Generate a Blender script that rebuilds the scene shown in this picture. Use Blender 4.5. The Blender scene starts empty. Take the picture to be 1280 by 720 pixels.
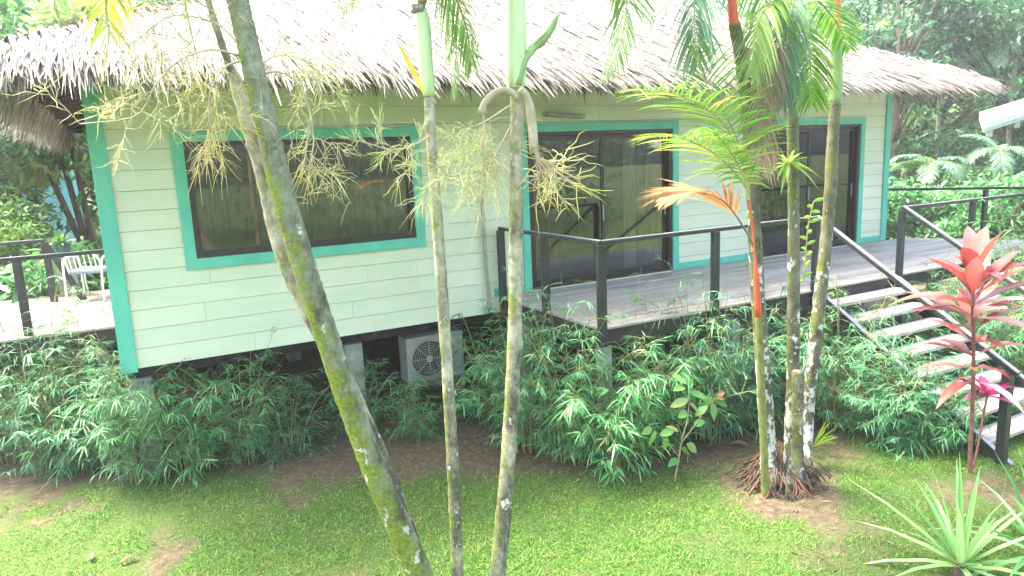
import bpy, math, random
import numpy as np
from mathutils import Matrix, Vector
R = math.radians
rng = np.random.default_rng(7)
random.seed(7)
S = bpy.context.scene
C = bpy.context.collection

# ------------------------------------------------------------------ camera
F_PX, YAW, PITCH, ROLL = 897.05, 0.4934, 0.1812, -0.043
def cam_axes():
    cy, sy = math.cos(YAW), math.sin(YAW)
    w = np.array([sy*math.cos(PITCH), cy*math.cos(PITCH), -math.sin(PITCH)])
    r0 = np.array([cy, -sy, 0.0]); u0 = np.cross(r0, w)
    r = r0*math.cos(ROLL)+u0*math.sin(ROLL); u = -r0*math.sin(ROLL)+u0*math.cos(ROLL)
    return r, u, w
AX = cam_axes()
def at(x, y, Y=None, z=None, X=None):
    """point of the place seen at a photo pixel, on a plane Y / z / X"""
    r, u, w = AX
    d = w+r*(x-640)/F_PX+u*(360-y)/F_PX
    k = Y/d[1] if Y is not None else (z/d[2] if z is not None else X/d[0])
    return d*k
cd = bpy.data.cameras.new('camera'); co = bpy.data.objects.new('camera', cd); C.objects.link(co)
cd.sensor_width = 36; cd.lens = 36*F_PX/1280; cd.clip_end = 500; cd.clip_start = 0.05
r, u, w = AX
co.matrix_world = Matrix(((r[0], u[0], -w[0], 0), (r[1], u[1], -w[1], 0), (r[2], u[2], -w[2], 0), (0, 0, 0, 1)))
S.camera = co

# ------------------------------------------------------------------ sky, sun, exposure
SUN_EL, SUN_AZ = R(63), R(-38)       # azimuth measured from +Y (away from the viewer) towards +X
wd = bpy.data.worlds.new('World'); S.world = wd; wd.use_nodes = True
nt = wd.node_tree; bg = nt.nodes['Background']
sk = nt.nodes.new('ShaderNodeTexSky'); sk.sky_type = 'NISHITA'; sk.sun_disc = False
sk.sun_elevation = SUN_EL; sk.sun_rotation = SUN_AZ
sk.air_density = 1.0; sk.dust_density = 6.0; sk.ozone_density = 0.6
nt.links.new(sk.outputs[0], bg.inputs[0]); bg.inputs[1].default_value = 0.15
sl = bpy.data.lights.new('sun', 'SUN'); so = bpy.data.objects.new('sun', sl); C.objects.link(so)
sl.energy = 1.5; sl.angle = R(14); sl.color = (1.0, 0.95, 0.85)
sd = Vector((math.sin(SUN_AZ)*math.cos(SUN_EL), math.cos(SUN_AZ)*math.cos(SUN_EL), math.sin(SUN_EL)))
so.rotation_euler = (-sd).to_track_quat('-Z', 'Y').to_euler(); so.location = sd*60
S.view_settings.view_transform = 'Standard'; S.view_settings.look = 'None'
S.view_settings.gamma = 1; S.view_settings.exposure = 3.22
S.view_settings.use_curve_mapping = False
VEIL = 0.0019  # density of the volume standing in for the lens veil

# ------------------------------------------------------------------ materials
def newmat(name):
    m = bpy.data.materials.new(name); m.use_nodes = True
    return m, m.node_tree, m.node_tree.nodes['Principled BSDF']
def ramp(nt, fac, stops):
    n = nt.nodes.new('ShaderNodeValToRGB'); e = n.color_ramp.elements
    while len(e) < len(stops): e.new(0.5)
    for k, (p, c) in enumerate(stops):
        e[k].position = p; e[k].color = (*c, 1) if len(c) == 3 else c
    nt.links.new(fac, n.inputs[0]); return n.outputs[0]
def noise(nt, scale, detail=4, vec=None, out=0, rough=0.55):
    n = nt.nodes.new('ShaderNodeTexNoise'); n.inputs['Scale'].default_value = scale
    n.inputs['Detail'].default_value = detail; n.inputs['Roughness'].default_value = rough
    if vec is None:
        vec = nt.nodes.new('ShaderNodeTexCoord').outputs['Object']
    nt.links.new(vec, n.inputs['Vector'])
    return n.outputs[out]
def mixc(nt, fac, a, b, mode='MIX'):
    n = nt.nodes.new('ShaderNodeMix'); n.data_type = 'RGBA'; n.blend_type = mode
    for sock, v in ((n.inputs[0], fac), (n.inputs[6], a), (n.inputs[7], b)):
        if hasattr(v, 'links') or isinstance(v, bpy.types.NodeSocket): nt.links.new(v, sock)
        elif isinstance(v, (int, float)): sock.default_value = v
        else: sock.default_value = (*v, 1)
    return n.outputs[2]
def mathn(nt, op, a, b=0.0):
    n = nt.nodes.new('ShaderNodeMath'); n.operation = op
    for sock, v in ((n.inputs[0], a), (n.inputs[1], b)):
        if isinstance(v, bpy.types.NodeSocket): nt.links.new(v, sock)
        else: sock.default_value = v
    return n.outputs[0]
def scaled(nt, sc, kind='Object'):
    t = nt.nodes.new('ShaderNodeTexCoord'); mp = nt.nodes.new('ShaderNodeMapping')
    mp.inputs['Scale'].default_value = sc; nt.links.new(t.outputs[kind], mp.inputs['Vector'])
    return mp.outputs[0]
def bump(nt, b, h, strength=0.3, dist=0.01):
    n = nt.nodes.new('ShaderNodeBump'); n.inputs['Strength'].default_value = strength
    n.inputs['Distance'].default_value = dist
    nt.links.new(h, n.inputs['Height']); nt.links.new(n.outputs[0], b.inputs['Normal'])
def plain(name, c0, c1, scale=6, rough=0.6, stretch=(1, 1, 1), spec=0.4, bmp=0.0, metal=0.0):
    m, nt, b = newmat(name)
    nz = noise(nt, scale, 6, scaled(nt, stretch))
    nt.links.new(ramp(nt, nz, [(0.3, c0), (0.7, c1)]), b.inputs['Base Color'])
    b.inputs['Roughness'].default_value = rough; b.inputs['Specular IOR Level'].default_value = spec
    b.inputs['Metallic'].default_value = metal
    if bmp: bump(nt, b, nz, bmp)
    return m
def foliage(name, stops, trans=0.35, rough=0.45, spec=0.4, big=None):
    """leaf: colour varies leaf by leaf, light passes through"""
    m, nt, b = newmat(name)
    g = nt.nodes.new('ShaderNodeNewGeometry')
    col = ramp(nt, g.outputs['Random Per Island'], stops)
    oi = nt.nodes.new('ShaderNodeObjectInfo')
    nz = noise(nt, big or 1.5, 2)
    v = mathn(nt, 'ADD', mathn(nt, 'MULTIPLY', nz, 0.7), mathn(nt, 'MULTIPLY', oi.outputs['Random'], 0.35))
    hsv = nt.nodes.new('ShaderNodeHueSaturation'); nt.links.new(col, hsv.inputs['Color'])
    nt.links.new(mathn(nt, 'ADD', v, 0.5), hsv.inputs['Value'])
    nt.links.new(mathn(nt, 'ADD', mathn(nt, 'MULTIPLY', oi.outputs['Random'], -0.045), mathn(nt, 'ADD', mathn(nt, 'MULTIPLY', nz, -.04), 0.538)), hsv.inputs['Hue'])
    nt.links.new(hsv.outputs[0], b.inputs['Base Color'])
    b.inputs['Roughness'].default_value = rough; b.inputs['Specular IOR Level'].default_value = spec
    tr = nt.nodes.new('ShaderNodeBsdfTranslucent')
    h2 = nt.nodes.new('ShaderNodeHueSaturation'); h2.inputs['Value'].default_value = 1.25
    h2.inputs['Hue'].default_value = 0.492
    nt.links.new(hsv.outputs[0], h2.inputs['Color']); nt.links.new(h2.outputs[0], tr.inputs['Color'])
    mx = nt.nodes.new('ShaderNodeMixShader'); mx.inputs[0].default_value = trans
    nt.links.new(b.outputs[0], mx.inputs[1]); nt.links.new(tr.outputs[0], mx.inputs[2])
    nt.links.new(mx.outputs[0], nt.nodes['Material Output'].inputs['Surface'])
    return m
M = {}
# siding paint: cream, faintly dirty in streaks
def siding_mat():
    m, nt, b = newmat('cream_siding_paint')
    nz = noise(nt, 2.2, 6, scaled(nt, (0.5, 1, 2.5)))
    st = noise(nt, 5, 5, scaled(nt, (3, 1, 0.3)))
    c = ramp(nt, nz, [(0.25, (0.58, 0.625, 0.45)), (0.75, (0.68, 0.71, 0.54))])
    c = mixc(nt, mathn(nt, 'MULTIPLY', ramp(nt, st, [(0.5, (0, 0, 0)), (0.8, (1, 1, 1))]), 0.25), c, (0.52, 0.56, 0.40))
    g = nt.nodes.new('ShaderNodeNewGeometry')
    c = mixc(nt, 0.12, c, ramp(nt, g.outputs['Random Per Island'], [(0, (0.40, 0.45, 0.32)), (1, (0.74, 0.77, 0.64))]))
    sp = noise(nt, 40, 2)
    c = mixc(nt, ramp(nt, sp, [(0.76, (0, 0, 0)), (0.79, (.7, .7, .7))]), c, (0.25, 0.26, 0.18))
    nt.links.new(c, b.inputs['Base Color']); b.inputs['Roughness'].default_value = 0.5
    bump(nt, b, st, 0.15, 0.004)
    return m
M['siding'] = siding_mat()
M['teal'] = plain('teal_trim_paint', (0.085, 0.42, 0.30), (0.13, 0.52, 0.385), 4, 0.45, (1, 1, .4), bmp=.05)
M['brown'] = plain('dark_brown_aluminium', (0.020, 0.013, 0.010), (0.035, 0.024, 0.018), 8, 0.35)
M['charcoal'] = plain('charcoal_painted_metal', (0.016, 0.018, 0.020), (0.035, 0.038, 0.040), 9, 0.35, bmp=.06)
M['railtop'] = plain('pale_grey_rail_metal', (0.20, 0.20, 0.21), (0.34, 0.34, 0.35), 12, 0.38, (1, 1, 1), metal=.3)  # paler grey for rail and stringer caps and door handles
M['concrete'] = plain('mossy_concrete', (0.20, 0.22, 0.17), (0.38, 0.38, 0.34), 7, 0.85, bmp=.3)
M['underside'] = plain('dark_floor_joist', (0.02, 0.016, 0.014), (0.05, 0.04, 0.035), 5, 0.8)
M['soffit'] = plain('dark_rafter_timber', (0.03, 0.022, 0.03), (0.065, 0.05, 0.06), 4, 0.7, (.4, 3, 3))
M['inner'] = plain('interior_wall_paint', (0.22, 0.20, 0.16), (0.28, 0.26, 0.2), 2, 0.8)
M['curtain'] = plain('olive_curtain_cloth', (0.15, 0.14, 0.11), (0.30, 0.28, 0.22), 10, 0.9, (4, 4, .3))
M['curtain_pale'] = plain('pale_pink_curtain_cloth', (0.55, 0.47, 0.42), (0.70, 0.62, 0.56), 10, 0.9, (4, 4, .3))
M['ac'] = plain('aged_white_enamel', (0.20, 0.215, 0.18), (0.31, 0.325, 0.285), 5, 0.5)
M['acdark'] = plain('dark_fan_recess', (0.015, 0.016, 0.016), (0.03, 0.03, 0.03), 5, 0.5)
M['whitemetal'] = plain('white_enamel_tube', (0.72, 0.73, 0.72), (0.8, 0.8, 0.8), 5, 0.35)
M['cushion'] = plain('blue_grey_cushion', (0.17, 0.19, 0.26), (0.25, 0.28, 0.36), 5, 0.9)
M['turq'] = plain('turquoise_wall_paint', (0.20, 0.62, 0.62), (0.28, 0.70, 0.70), 2, 0.6)
M['white'] = plain('white_fascia_paint', (0.40, 0.43, 0.42), (0.58, 0.60, 0.60), 5, 0.5, (3, 3, .6))
M['pot'] = plain('dark_green_glazed_pot', (0.01, 0.05, 0.045), (0.02, 0.08, 0.07), 3, 0.3)
def deck_mat():
    m, nt, b = newmat('weathered_deck_board')
    g = nt.nodes.new('ShaderNodeNewGeometry')
    v = scaled(nt, (0.7, 14, 14))
    nz = noise(nt, 3, 6, v)
    c = ramp(nt, nz, [(0.25, (0.20, 0.17, 0.15)), (0.5, (0.36, 0.32, 0.285)), (0.8, (0.49, 0.45, 0.405))])
    c = mixc(nt, 0.35, c, ramp(nt, g.outputs['Random Per Island'], [(0, (0.15, 0.125, 0.11)), (1, (0.55, 0.505, 0.46))]))
    big = noise(nt, 1.3, 4)
    c = mixc(nt, ramp(nt, big, [(0.5, (0, 0, 0)), (0.7, (.5, .5, .5))]), c, (0.13, 0.12, 0.11))
    nt.links.new(c, b.inputs['Base Color']); b.inputs['Roughness'].default_value = 0.55
    bump(nt, b, nz, 0.35, 0.004); return m
M['deck'] = deck_mat()
def glass_mat():
    m, nt, b = newmat('window_glass')
    n = nt.nodes
    t = n.new('ShaderNodeBsdfTransparent'); t.inputs[0].default_value = (0.62, 0.62, 0.58, 1)
    gl = n.new('ShaderNodeBsdfGlossy'); gl.inputs['Roughness'].default_value = 0.02
    fr = n.new('ShaderNodeFresnel'); fr.inputs[0].default_value = 1.5
    nz = noise(nt, 0.9, 2); bp = n.new('ShaderNodeBump'); bp.inputs['Strength'].default_value = 0.03
    nt.links.new(nz, bp.inputs['Height']); nt.links.new(bp.outputs[0], gl.inputs['Normal'])
    k = mathn(nt, 'ADD', mathn(nt, 'MULTIPLY', fr.outputs[0], 1.0), 0.06)
    mx = n.new('ShaderNodeMixShader'); nt.links.new(k, mx.inputs[0])
    nt.links.new(t.outputs[0], mx.inputs[1]); nt.links.new(gl.outputs[0], mx.inputs[2])
    nt.links.new(mx.outputs[0], n['Material Output'].inputs['Surface']); return m
M['glass'] = glass_mat()
def thatch_mat():
    m, nt, b = newmat('weathered_palm_thatch')
    g = nt.nodes.new('ShaderNodeNewGeometry')
    c = ramp(nt, g.outputs['Random Per Island'], [(0.0, (0.06, 0.05, 0.045)), (0.25, (0.17, 0.14, 0.12)), (0.55, (0.33, 0.295, 0.26)), (0.9, (0.46, 0.42, 0.37)), (1.0, (0.28, 0.20, 0.12))])
    nz = noise(nt, 1.2, 4)
    c = mixc(nt, ramp(nt, nz, [(0.35, (0, 0, 0)), (0.7, (.3, .3, .3))]), c, (0.38, 0.345, 0.31))
    nt.links.new(c, b.inputs['Base Color']); b.inputs['Roughness'].default_value = 0.8
    b.inputs['Specular IOR Level'].default_value = 0.2; return m
M['thatch'] = thatch_mat()
M['thatchbase'] = plain('thatch_bed', (0.10, 0.08, 0.07), (0.2, 0.17, 0.14), 9, 0.9, bmp=.4)
# foliage kinds
M['bamboo'] = foliage('bamboo_leaf', [(0, (0.025, 0.135, 0.05)), (0.5, (0.07, 0.265, 0.105)), (0.85, (0.16, 0.40, 0.19)), (0.98, (0.24, 0.42, 0.18)), (1, (0.42, 0.38, 0.15))], .35, .42, .32)
M['bambooY'] = foliage('young_bamboo_leaf', [(0, (0.10, 0.22, 0.06)), (1, (0.22, 0.36, 0.13))], .4)
M['culm'] = plain('bamboo_culm', (0.12, 0.16, 0.05), (0.28, 0.28, 0.11), 8, .5)
M['frond_green'] = foliage('palm_leaflet', [(0, (0.08, 0.20, 0.045)), (0.7, (0.15, 0.31, 0.07)), (1, (0.30, 0.40, 0.10))], .5)
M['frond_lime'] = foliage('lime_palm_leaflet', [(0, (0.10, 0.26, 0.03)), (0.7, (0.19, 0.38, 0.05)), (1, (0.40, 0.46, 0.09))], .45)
M['frond_blue'] = foliage('blue_green_palm_leaflet', [(0, (0.075, 0.17, 0.10)), (1, (0.16, 0.29, 0.18))], .4)  # cooler blue-green leaflet tone
M['frond_yellow'] = foliage('yellowing_palm_leaflet', [(0, (0.20, 0.30, 0.04)), (0.6, (0.38, 0.36, 0.06)), (1, (0.18, 0.32, 0.05))], .45)
M['frond_dead'] = foliage('dry_orange_palm_leaflet', [(0, (0.48, 0.26, 0.09)), (0.6, (0.62, 0.40, 0.16)), (1, (0.62, 0.50, 0.26))], .35)
M['frond_brown'] = foliage('dry_brown_palm_leaflet', [(0, (0.15, 0.11, 0.07)), (1, (0.34, 0.28, 0.19))], .2)
M['rachis'] = plain('palm_leaf_stalk', (0.18, 0.24, 0.06), (0.34, 0.34, 0.12), 6, .5)
M['rachis_brown'] = plain('brown_leaf_stalk', (0.16, 0.09, 0.05), (0.3, 0.19, 0.11), 6, .6)
M['flower'] = plain('yellow_flower_branch', (0.48, 0.40, 0.10), (0.68, 0.60, 0.24), 5, .6)
M['flower_green'] = plain('green_flower_branch', (0.38, 0.41, 0.13), (0.58, 0.60, 0.26), 5, .6)
M['flower_grey'] = plain('dry_flower_branch', (0.42, 0.38, 0.13), (0.64, 0.60, 0.28), 5, .7)
M['peduncle'] = plain('brown_flower_stalk', (0.26, 0.21, 0.13), (0.48, 0.42, 0.28), 9, .7, bmp=.2)
M['shaft'] = plain('pale_green_crownshaft', (0.36, 0.48, 0.22), (0.58, 0.66, 0.40), 5, .4, (2, 2, .4))
M['shaft_red'] = plain('sealing_wax_red_sheath', (0.50, 0.06, 0.03), (0.62, 0.14, 0.07), 6, .4, (2, 2, .4))
M['shaft_green'] = plain('green_stem_sheath', (0.15, 0.26, 0.09), (0.26, 0.36, 0.14), 6, .4, (2, 2, .4))
M['olive'] = plain('olive_mossy_stem', (0.085, 0.10, 0.025), (0.23, 0.24, 0.07), 14, .8, (1, 1, .7), bmp=.4)
M['bud'] = plain('purple_brown_bud', (0.16, 0.12, 0.11), (0.28, 0.24, 0.22), 9, .6)
M['roots'] = plain('red_brown_root', (0.10, 0.035, 0.02), (0.28, 0.10, 0.06), 9, .8)
M['rootdark'] = plain('fibrous_root_mat', (0.05, 0.035, 0.02), (0.13, 0.10, 0.06), 12, .9, bmp=.5)
M['tree1'] = foliage('broad_tree_leaf', [(0, (0.025, 0.11, 0.022)), (0.6, (0.065, 0.22, 0.04)), (1, (0.15, 0.34, 0.07))], .35, big=.5)
M['tree2'] = foliage('dark_tree_leaf', [(0, (0.015, 0.08, 0.028)), (0.6, (0.035, 0.15, 0.05)), (1, (0.08, 0.24, 0.085))], .3, big=.5)
M['tree3'] = foliage('bright_tree_leaf', [(0, (0.10, 0.22, 0.03)), (0.6, (0.19, 0.34, 0.06)), (1, (0.34, 0.44, 0.12))], .45, big=.5)
M['fern'] = foliage('pale_understorey_leaf', [(0, (0.035, 0.15, 0.04)), (0.6, (0.08, 0.26, 0.075)), (1, (0.18, 0.37, 0.14))], .4, big=.8)
M['wood'] = foliage('far_wood_leaf', [(0, (0.03, 0.09, 0.03)), (0.6, (0.08, 0.19, 0.06)), (1, (0.18, 0.30, 0.10))], .35, big=.25)
M['yellowleaf'] = foliage('yellow_shrub_leaf', [(0, (0.38, 0.38, 0.03)), (1, (0.60, 0.52, 0.06))], .4)
M['bark'] = plain('brown_tree_bark', (0.06, 0.045, 0.03), (0.16, 0.12, 0.085), 9, .9, (2, 2, .5), bmp=.5)
M['ti'] = foliage('red_bronze_leaf', [(0, (0.16, 0.05, 0.04)), (0.2, (0.36, 0.085, 0.06)), (0.5, (0.56, 0.18, 0.125)), (0.75, (0.54, 0.28, 0.24)), (1, (0.62, 0.46, 0.44))], .35, .28, .6, big=9)
M['ti_pink'] = foliage('magenta_young_leaf', [(0, (0.48, 0.02, 0.14)), (1, (0.62, 0.10, 0.26))], .35, .3, .5)
M['ti_stem'] = plain('red_plant_stem', (0.13, 0.045, 0.035), (0.24, 0.13, 0.085), 12, .6)
M['pandan'] = foliage('blue_green_strap_leaf', [(0, (0.06, 0.21, 0.05)), (0.6, (0.13, 0.33, 0.10)), (1, (0.24, 0.42, 0.17))], .3, .3, .5)
M['sapleaf'] = foliage('glossy_oval_leaf', [(0, (0.16, 0.38, 0.07)), (0.8, (0.30, 0.52, 0.14)), (1, (0.48, 0.50, 0.18))], .4, .3, .5)
M['sapred'] = foliage('reddish_new_leaf', [(0, (0.46, 0.20, 0.12)), (1, (0.55, 0.30, 0.16))], .4)
M['sapstem'] = plain('pale_brown_twig', (0.24, 0.18, 0.10), (0.38, 0.30, 0.18), 9, .7)
M['fallen'] = foliage('fallen_dry_leaf', [(0, (0.10, 0.07, 0.04)), (.8, (0.24, 0.18, 0.10)), (1, (0.42, 0.34, 0.22))], .2)
def trunk_mat(name, base0, base1, moss, mossc, lichen, low=(0, 0, 0)):
    """low = extra (moss, lichen, dark algae) on the lowest two metres of the stem"""
    m, nt, b = newmat(name)
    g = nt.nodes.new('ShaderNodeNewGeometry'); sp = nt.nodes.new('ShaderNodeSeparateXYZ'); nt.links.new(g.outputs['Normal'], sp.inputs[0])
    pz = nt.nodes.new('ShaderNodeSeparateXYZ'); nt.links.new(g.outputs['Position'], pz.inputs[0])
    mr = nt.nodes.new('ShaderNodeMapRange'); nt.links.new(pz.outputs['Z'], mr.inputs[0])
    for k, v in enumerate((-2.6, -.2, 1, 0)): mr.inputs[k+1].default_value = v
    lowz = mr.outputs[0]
    nz = noise(nt, 11, 8, scaled(nt, (1, 1, .8)), rough=.72)
    c = ramp(nt, nz, [(0.3, base0), (0.5, tuple((p+q)/2 for p, q in zip(base0, base1))), (0.7, base1)])
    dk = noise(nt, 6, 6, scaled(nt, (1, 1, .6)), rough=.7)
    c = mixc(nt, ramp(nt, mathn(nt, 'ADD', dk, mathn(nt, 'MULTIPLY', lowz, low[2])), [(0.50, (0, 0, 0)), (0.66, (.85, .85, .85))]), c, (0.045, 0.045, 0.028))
    side = mathn(nt, 'MULTIPLY', sp.outputs['X'], -0.13)
    mn = noise(nt, 5.5, 9, rough=.75)
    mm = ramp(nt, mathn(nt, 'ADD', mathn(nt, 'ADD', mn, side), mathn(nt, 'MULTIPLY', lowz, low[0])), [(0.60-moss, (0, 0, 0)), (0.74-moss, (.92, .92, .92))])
    mg = noise(nt, 38, 5, rough=.7)
    c = mixc(nt, mm, c, ramp(nt, mg, [(0.3, mossc[0]), (0.7, mossc[1])]))
    vo = noise(nt, 9, 9, scaled(nt, (1, 1, .8)), rough=.68)
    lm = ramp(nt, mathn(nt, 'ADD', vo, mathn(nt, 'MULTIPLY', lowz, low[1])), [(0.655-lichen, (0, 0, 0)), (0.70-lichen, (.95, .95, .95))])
    c = mixc(nt, lm, c, ramp(nt, mg, [(.3, (0.42, 0.43, 0.36)), (.7, (0.62, 0.63, 0.55))]))
    nt.links.new(c, b.inputs['Base Color']); b.inputs['Roughness'].default_value = 0.9
    b.inputs['Specular IOR Level'].default_value = 0.2
    bump(nt, b, mathn(nt, 'ADD', nz, mathn(nt, 'MULTIPLY', mm, mg)), 0.8, 0.014)
    return m
MOSS = ((0.075, 0.105, 0.010), (0.25, 0.31, 0.035))
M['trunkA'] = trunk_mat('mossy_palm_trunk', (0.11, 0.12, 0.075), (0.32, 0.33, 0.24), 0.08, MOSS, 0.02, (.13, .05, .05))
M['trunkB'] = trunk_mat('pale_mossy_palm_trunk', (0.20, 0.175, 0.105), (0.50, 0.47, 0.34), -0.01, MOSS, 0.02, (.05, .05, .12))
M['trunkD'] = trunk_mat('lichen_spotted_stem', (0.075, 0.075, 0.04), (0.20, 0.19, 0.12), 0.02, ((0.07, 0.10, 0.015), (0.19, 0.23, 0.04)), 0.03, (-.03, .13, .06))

# bare-soil pattern, the same in the ground's shader and in the grass
def vnoise(x, y, seed):
    g = np.random.default_rng(seed).random((64, 64))
    xi, yi = np.floor(x).astype(int), np.floor(y).astype(int); fx, fy = x-xi, y-yi
    fx, fy = fx*fx*(3-2*fx), fy*fy*(3-2*fy)
    a, b_ = g[xi % 64, yi % 64], g[(xi+1) % 64, yi % 64]; c_, d_ = g[xi % 64, (yi+1) % 64], g[(xi+1) % 64, (yi+1) % 64]
    return (a*(1-fx)+b_*fx)*(1-fy)+(c_*(1-fx)+d_*fx)*fy
def fbm(x, y, seed):
    return (vnoise(x, y, seed)*.5+vnoise(x*2.1, y*2.1, seed+1)*.27+vnoise(x*4.3, y*4.3, seed+2)*.15+vnoise(x*9, y*9, seed+3)*.08)
def grass_amount(x, y):
    """1 thick lawn ... 0 trodden earth under the shrubs and round the palms"""
    n = .6*fbm(x*1.7+9, y*1.7+5, 3)+.4*fbm(x*5+3, y*5+8, 13)
    edge = np.interp(x, [-4, -1, 0.5, 1.5, 2.6, 4.2, 5.2, 6.0, 7.5], [9.0, 8.7, 8.1, 7.2, 6.8, 5.6, 5.3, 5.1, 4.8])
    a = np.clip((edge-y)/1.1+0.5, 0.0, 1)
    a = a*np.clip(4.0*n-1.0, .22, 1.25)*np.interp(x, [-2, 1, 2.5, 4, 6, 8], [1, 1, .85, .72, .66, .7])
    a -= 0.7*np.exp(-(((x-5.25)/.75)**2+((y-4.5)/.55)**2))
    return np.clip(a*1.25-0.12, 0.05, 1)
def ground_mat():
    m, nt, b = newmat('lawn_soil')
    at_ = nt.nodes.new('ShaderNodeAttribute'); at_.attribute_name = 'grass'
    n1 = noise(nt, 14, 7, rough=.7); n2 = noise(nt, 60, 4)
    soil = ramp(nt, n1, [(0.3, (0.055, 0.043, 0.025)), (0.55, (0.115, 0.09, 0.054)), (0.75, (0.21, 0.17, 0.105))])
    turf = ramp(nt, n2, [(0.3, (0.028, 0.055, 0.012)), (0.7, (0.085, 0.145, 0.030))])
    k = ramp(nt, mathn(nt, 'ADD', at_.outputs['Fac'], mathn(nt, 'MULTIPLY', mathn(nt, 'SUBTRACT', n1, .5), .8)), [(0.25, (0, 0, 0)), (0.6, (.85, .85, .85))])
    nt.links.new(mixc(nt, k, soil, turf), b.inputs['Base Color']); b.inputs['Roughness'].default_value = 0.95
    b.inputs['Specular IOR Level'].default_value = 0.15
    bump(nt, b, mathn(nt, 'ADD', n1, n2), 0.7, 0.02); return m
M['ground'] = ground_mat()
M['grass'] = foliage('lawn_grass_blade', [(0, (0.028, 0.115, 0.014)), (0.5, (0.066, 0.205, 0.026)), (0.85, (0.135, 0.29, 0.05)), (1, (0.36, 0.32, 0.14))], .3, .6, .15, big=1.0)
M['hill'] = plain('wooded_hillside', (0.03, 0.07, 0.025), (0.07, 0.14, 0.05), .6, .9)

# ------------------------------------------------------------------ mesh helpers
class MB:
    def __init__(s): s.V = []; s.F = []; s.mi = []; s.n = 0
    def add(s, V, F, mi=0):
        V = np.asarray(V, float).reshape(-1, 3)
        s.V.append(V); s.F += [tuple(int(i)+s.n for i in f) for f in F]; s.mi += [mi]*len(F); s.n += len(V); return s
    def addq(s, V, F, mi=0):          # F ndarray
        s.V.append(V); s.F += (F+s.n).tolist(); s.mi += [mi]*len(F); s.n += len(V); return s
    def box(s, x0, x1, y0, y1, z0, z1, mi=0):
        v = [(x, y, z) for z in (z0, z1) for y in (y0, y1) for x in (x0, x1)]
        return s.add(v, [(0, 2, 3, 1), (4, 5, 7, 6), (0, 1, 5, 4), (2, 6, 7, 3), (0, 4, 6, 2), (1, 3, 7, 5)], mi)
    def bar(s, p, q, wd, ht, up=(0, 0, 1), mi=0):
        p, q, up = (np.array(a, float) for a in (p, q, up)); d = q-p; d /= np.linalg.norm(d)
        sx = np.cross(d, up); sx /= np.linalg.norm(sx); uz = np.cross(sx, d)
        v = [e+sx*a*wd/2+uz*c*ht/2 for e in (p, q) for a, c in ((-1, -1), (1, -1), (1, 1), (-1, 1))]
        return s.add(v, [(0, 1, 2, 3)[::-1], (4, 5, 6, 7), (0, 1, 5, 4), (1, 2, 6, 5), (2, 3, 7, 6), (3, 0, 4, 7)], mi)
    def tube(s, P, rad, n=8, mi=0, cap=True):
        V, F = tube(P, rad, n, cap); return s.add(V, F, mi)
    def build(s, name, mats, parent=None, smooth=False, bevel=0):
        me = bpy.data.meshes.new(name)
        V = np.concatenate(s.V) if s.V else np.zeros((0, 3))
        me.from_pydata(V.tolist(), [], s.F)
        if not isinstance(mats, (list, tuple)): mats = [mats]
        for m in mats: me.materials.append(m)
        if len(mats) > 1: me.polygons.foreach_set('material_index', s.mi)
        if smooth: me.polygons.foreach_set('use_smooth', [True]*len(s.F))
        me.update()
        o = bpy.data.objects.new(name, me); C.objects.link(o)
        if parent: o.parent = parent
        if bevel:
            b = o.modifiers.new('bevel', 'BEVEL'); b.width = bevel; b.segments = 2; b.limit_method = 'ANGLE'
        return o
def tube(P, rad, n=8, cap=True):
    P = np.asarray(P, float); k = len(P); rad = np.broadcast_to(np.asarray(rad, float), (k,))
    T = np.gradient(P, axis=0); T /= np.linalg.norm(T, axis=1)[:, None]+1e-9
    ref = np.array([0.31, 0.95, 0.1]) if abs(T[0][1]) < .9 else np.array([1., 0, 0])
    V = []; a = np.arange(n)*2*math.pi/n
    for i in range(k):
        x = ref-T[i]*(ref@T[i]); x /= np.linalg.norm(x); ref = x; y = np.cross(T[i], x)
        V.append(P[i]+rad[i]*(np.cos(a)[:, None]*x+np.sin(a)[:, None]*y))
    F = []
    for i in range(k-1):
        for j in range(n):
            j2 = (j+1) % n; F.append((i*n+j, i*n+j2, (i+1)*n+j2, (i+1)*n+j))
    if cap: F += [tuple(range(n))[::-1], tuple((k-1)*n+j for j in range(n))]
    return np.concatenate(V), F
def spline(P, n):
    """Catmull-Rom through P"""
    P = np.asarray(P, float); Q = np.vstack([2*P[0]-P[1], P, 2*P[-1]-P[-2]]); out = []
    m = len(P)-1
    for t in np.linspace(0, m-1e-6, n):
        i = int(t); f = t-i; a, b, c, d = Q[i], Q[i+1], Q[i+2], Q[i+3]
        out.append(.5*(2*b+(c-a)*f+(2*a-5*b+4*c-d)*f*f+(3*b-a-3*c+d)*f**3))
    return np.array(out)
def unit(a):
    a = np.asarray(a, float); return a/(np.linalg.norm(a, axis=-1, keepdims=True)+1e-9)
LEAF = ((0, .25), (.3, 1), (.65, .8), (1, .06))
OVAL = ((0, .15), (.2, .75), (.5, 1), (.8, .6), (1, .05))
STRAP = ((0, 1), (.35, .95), (.7, .7), (1, .05))
STRAW = ((0, 1), (.5, .9), (1, .45))
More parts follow.
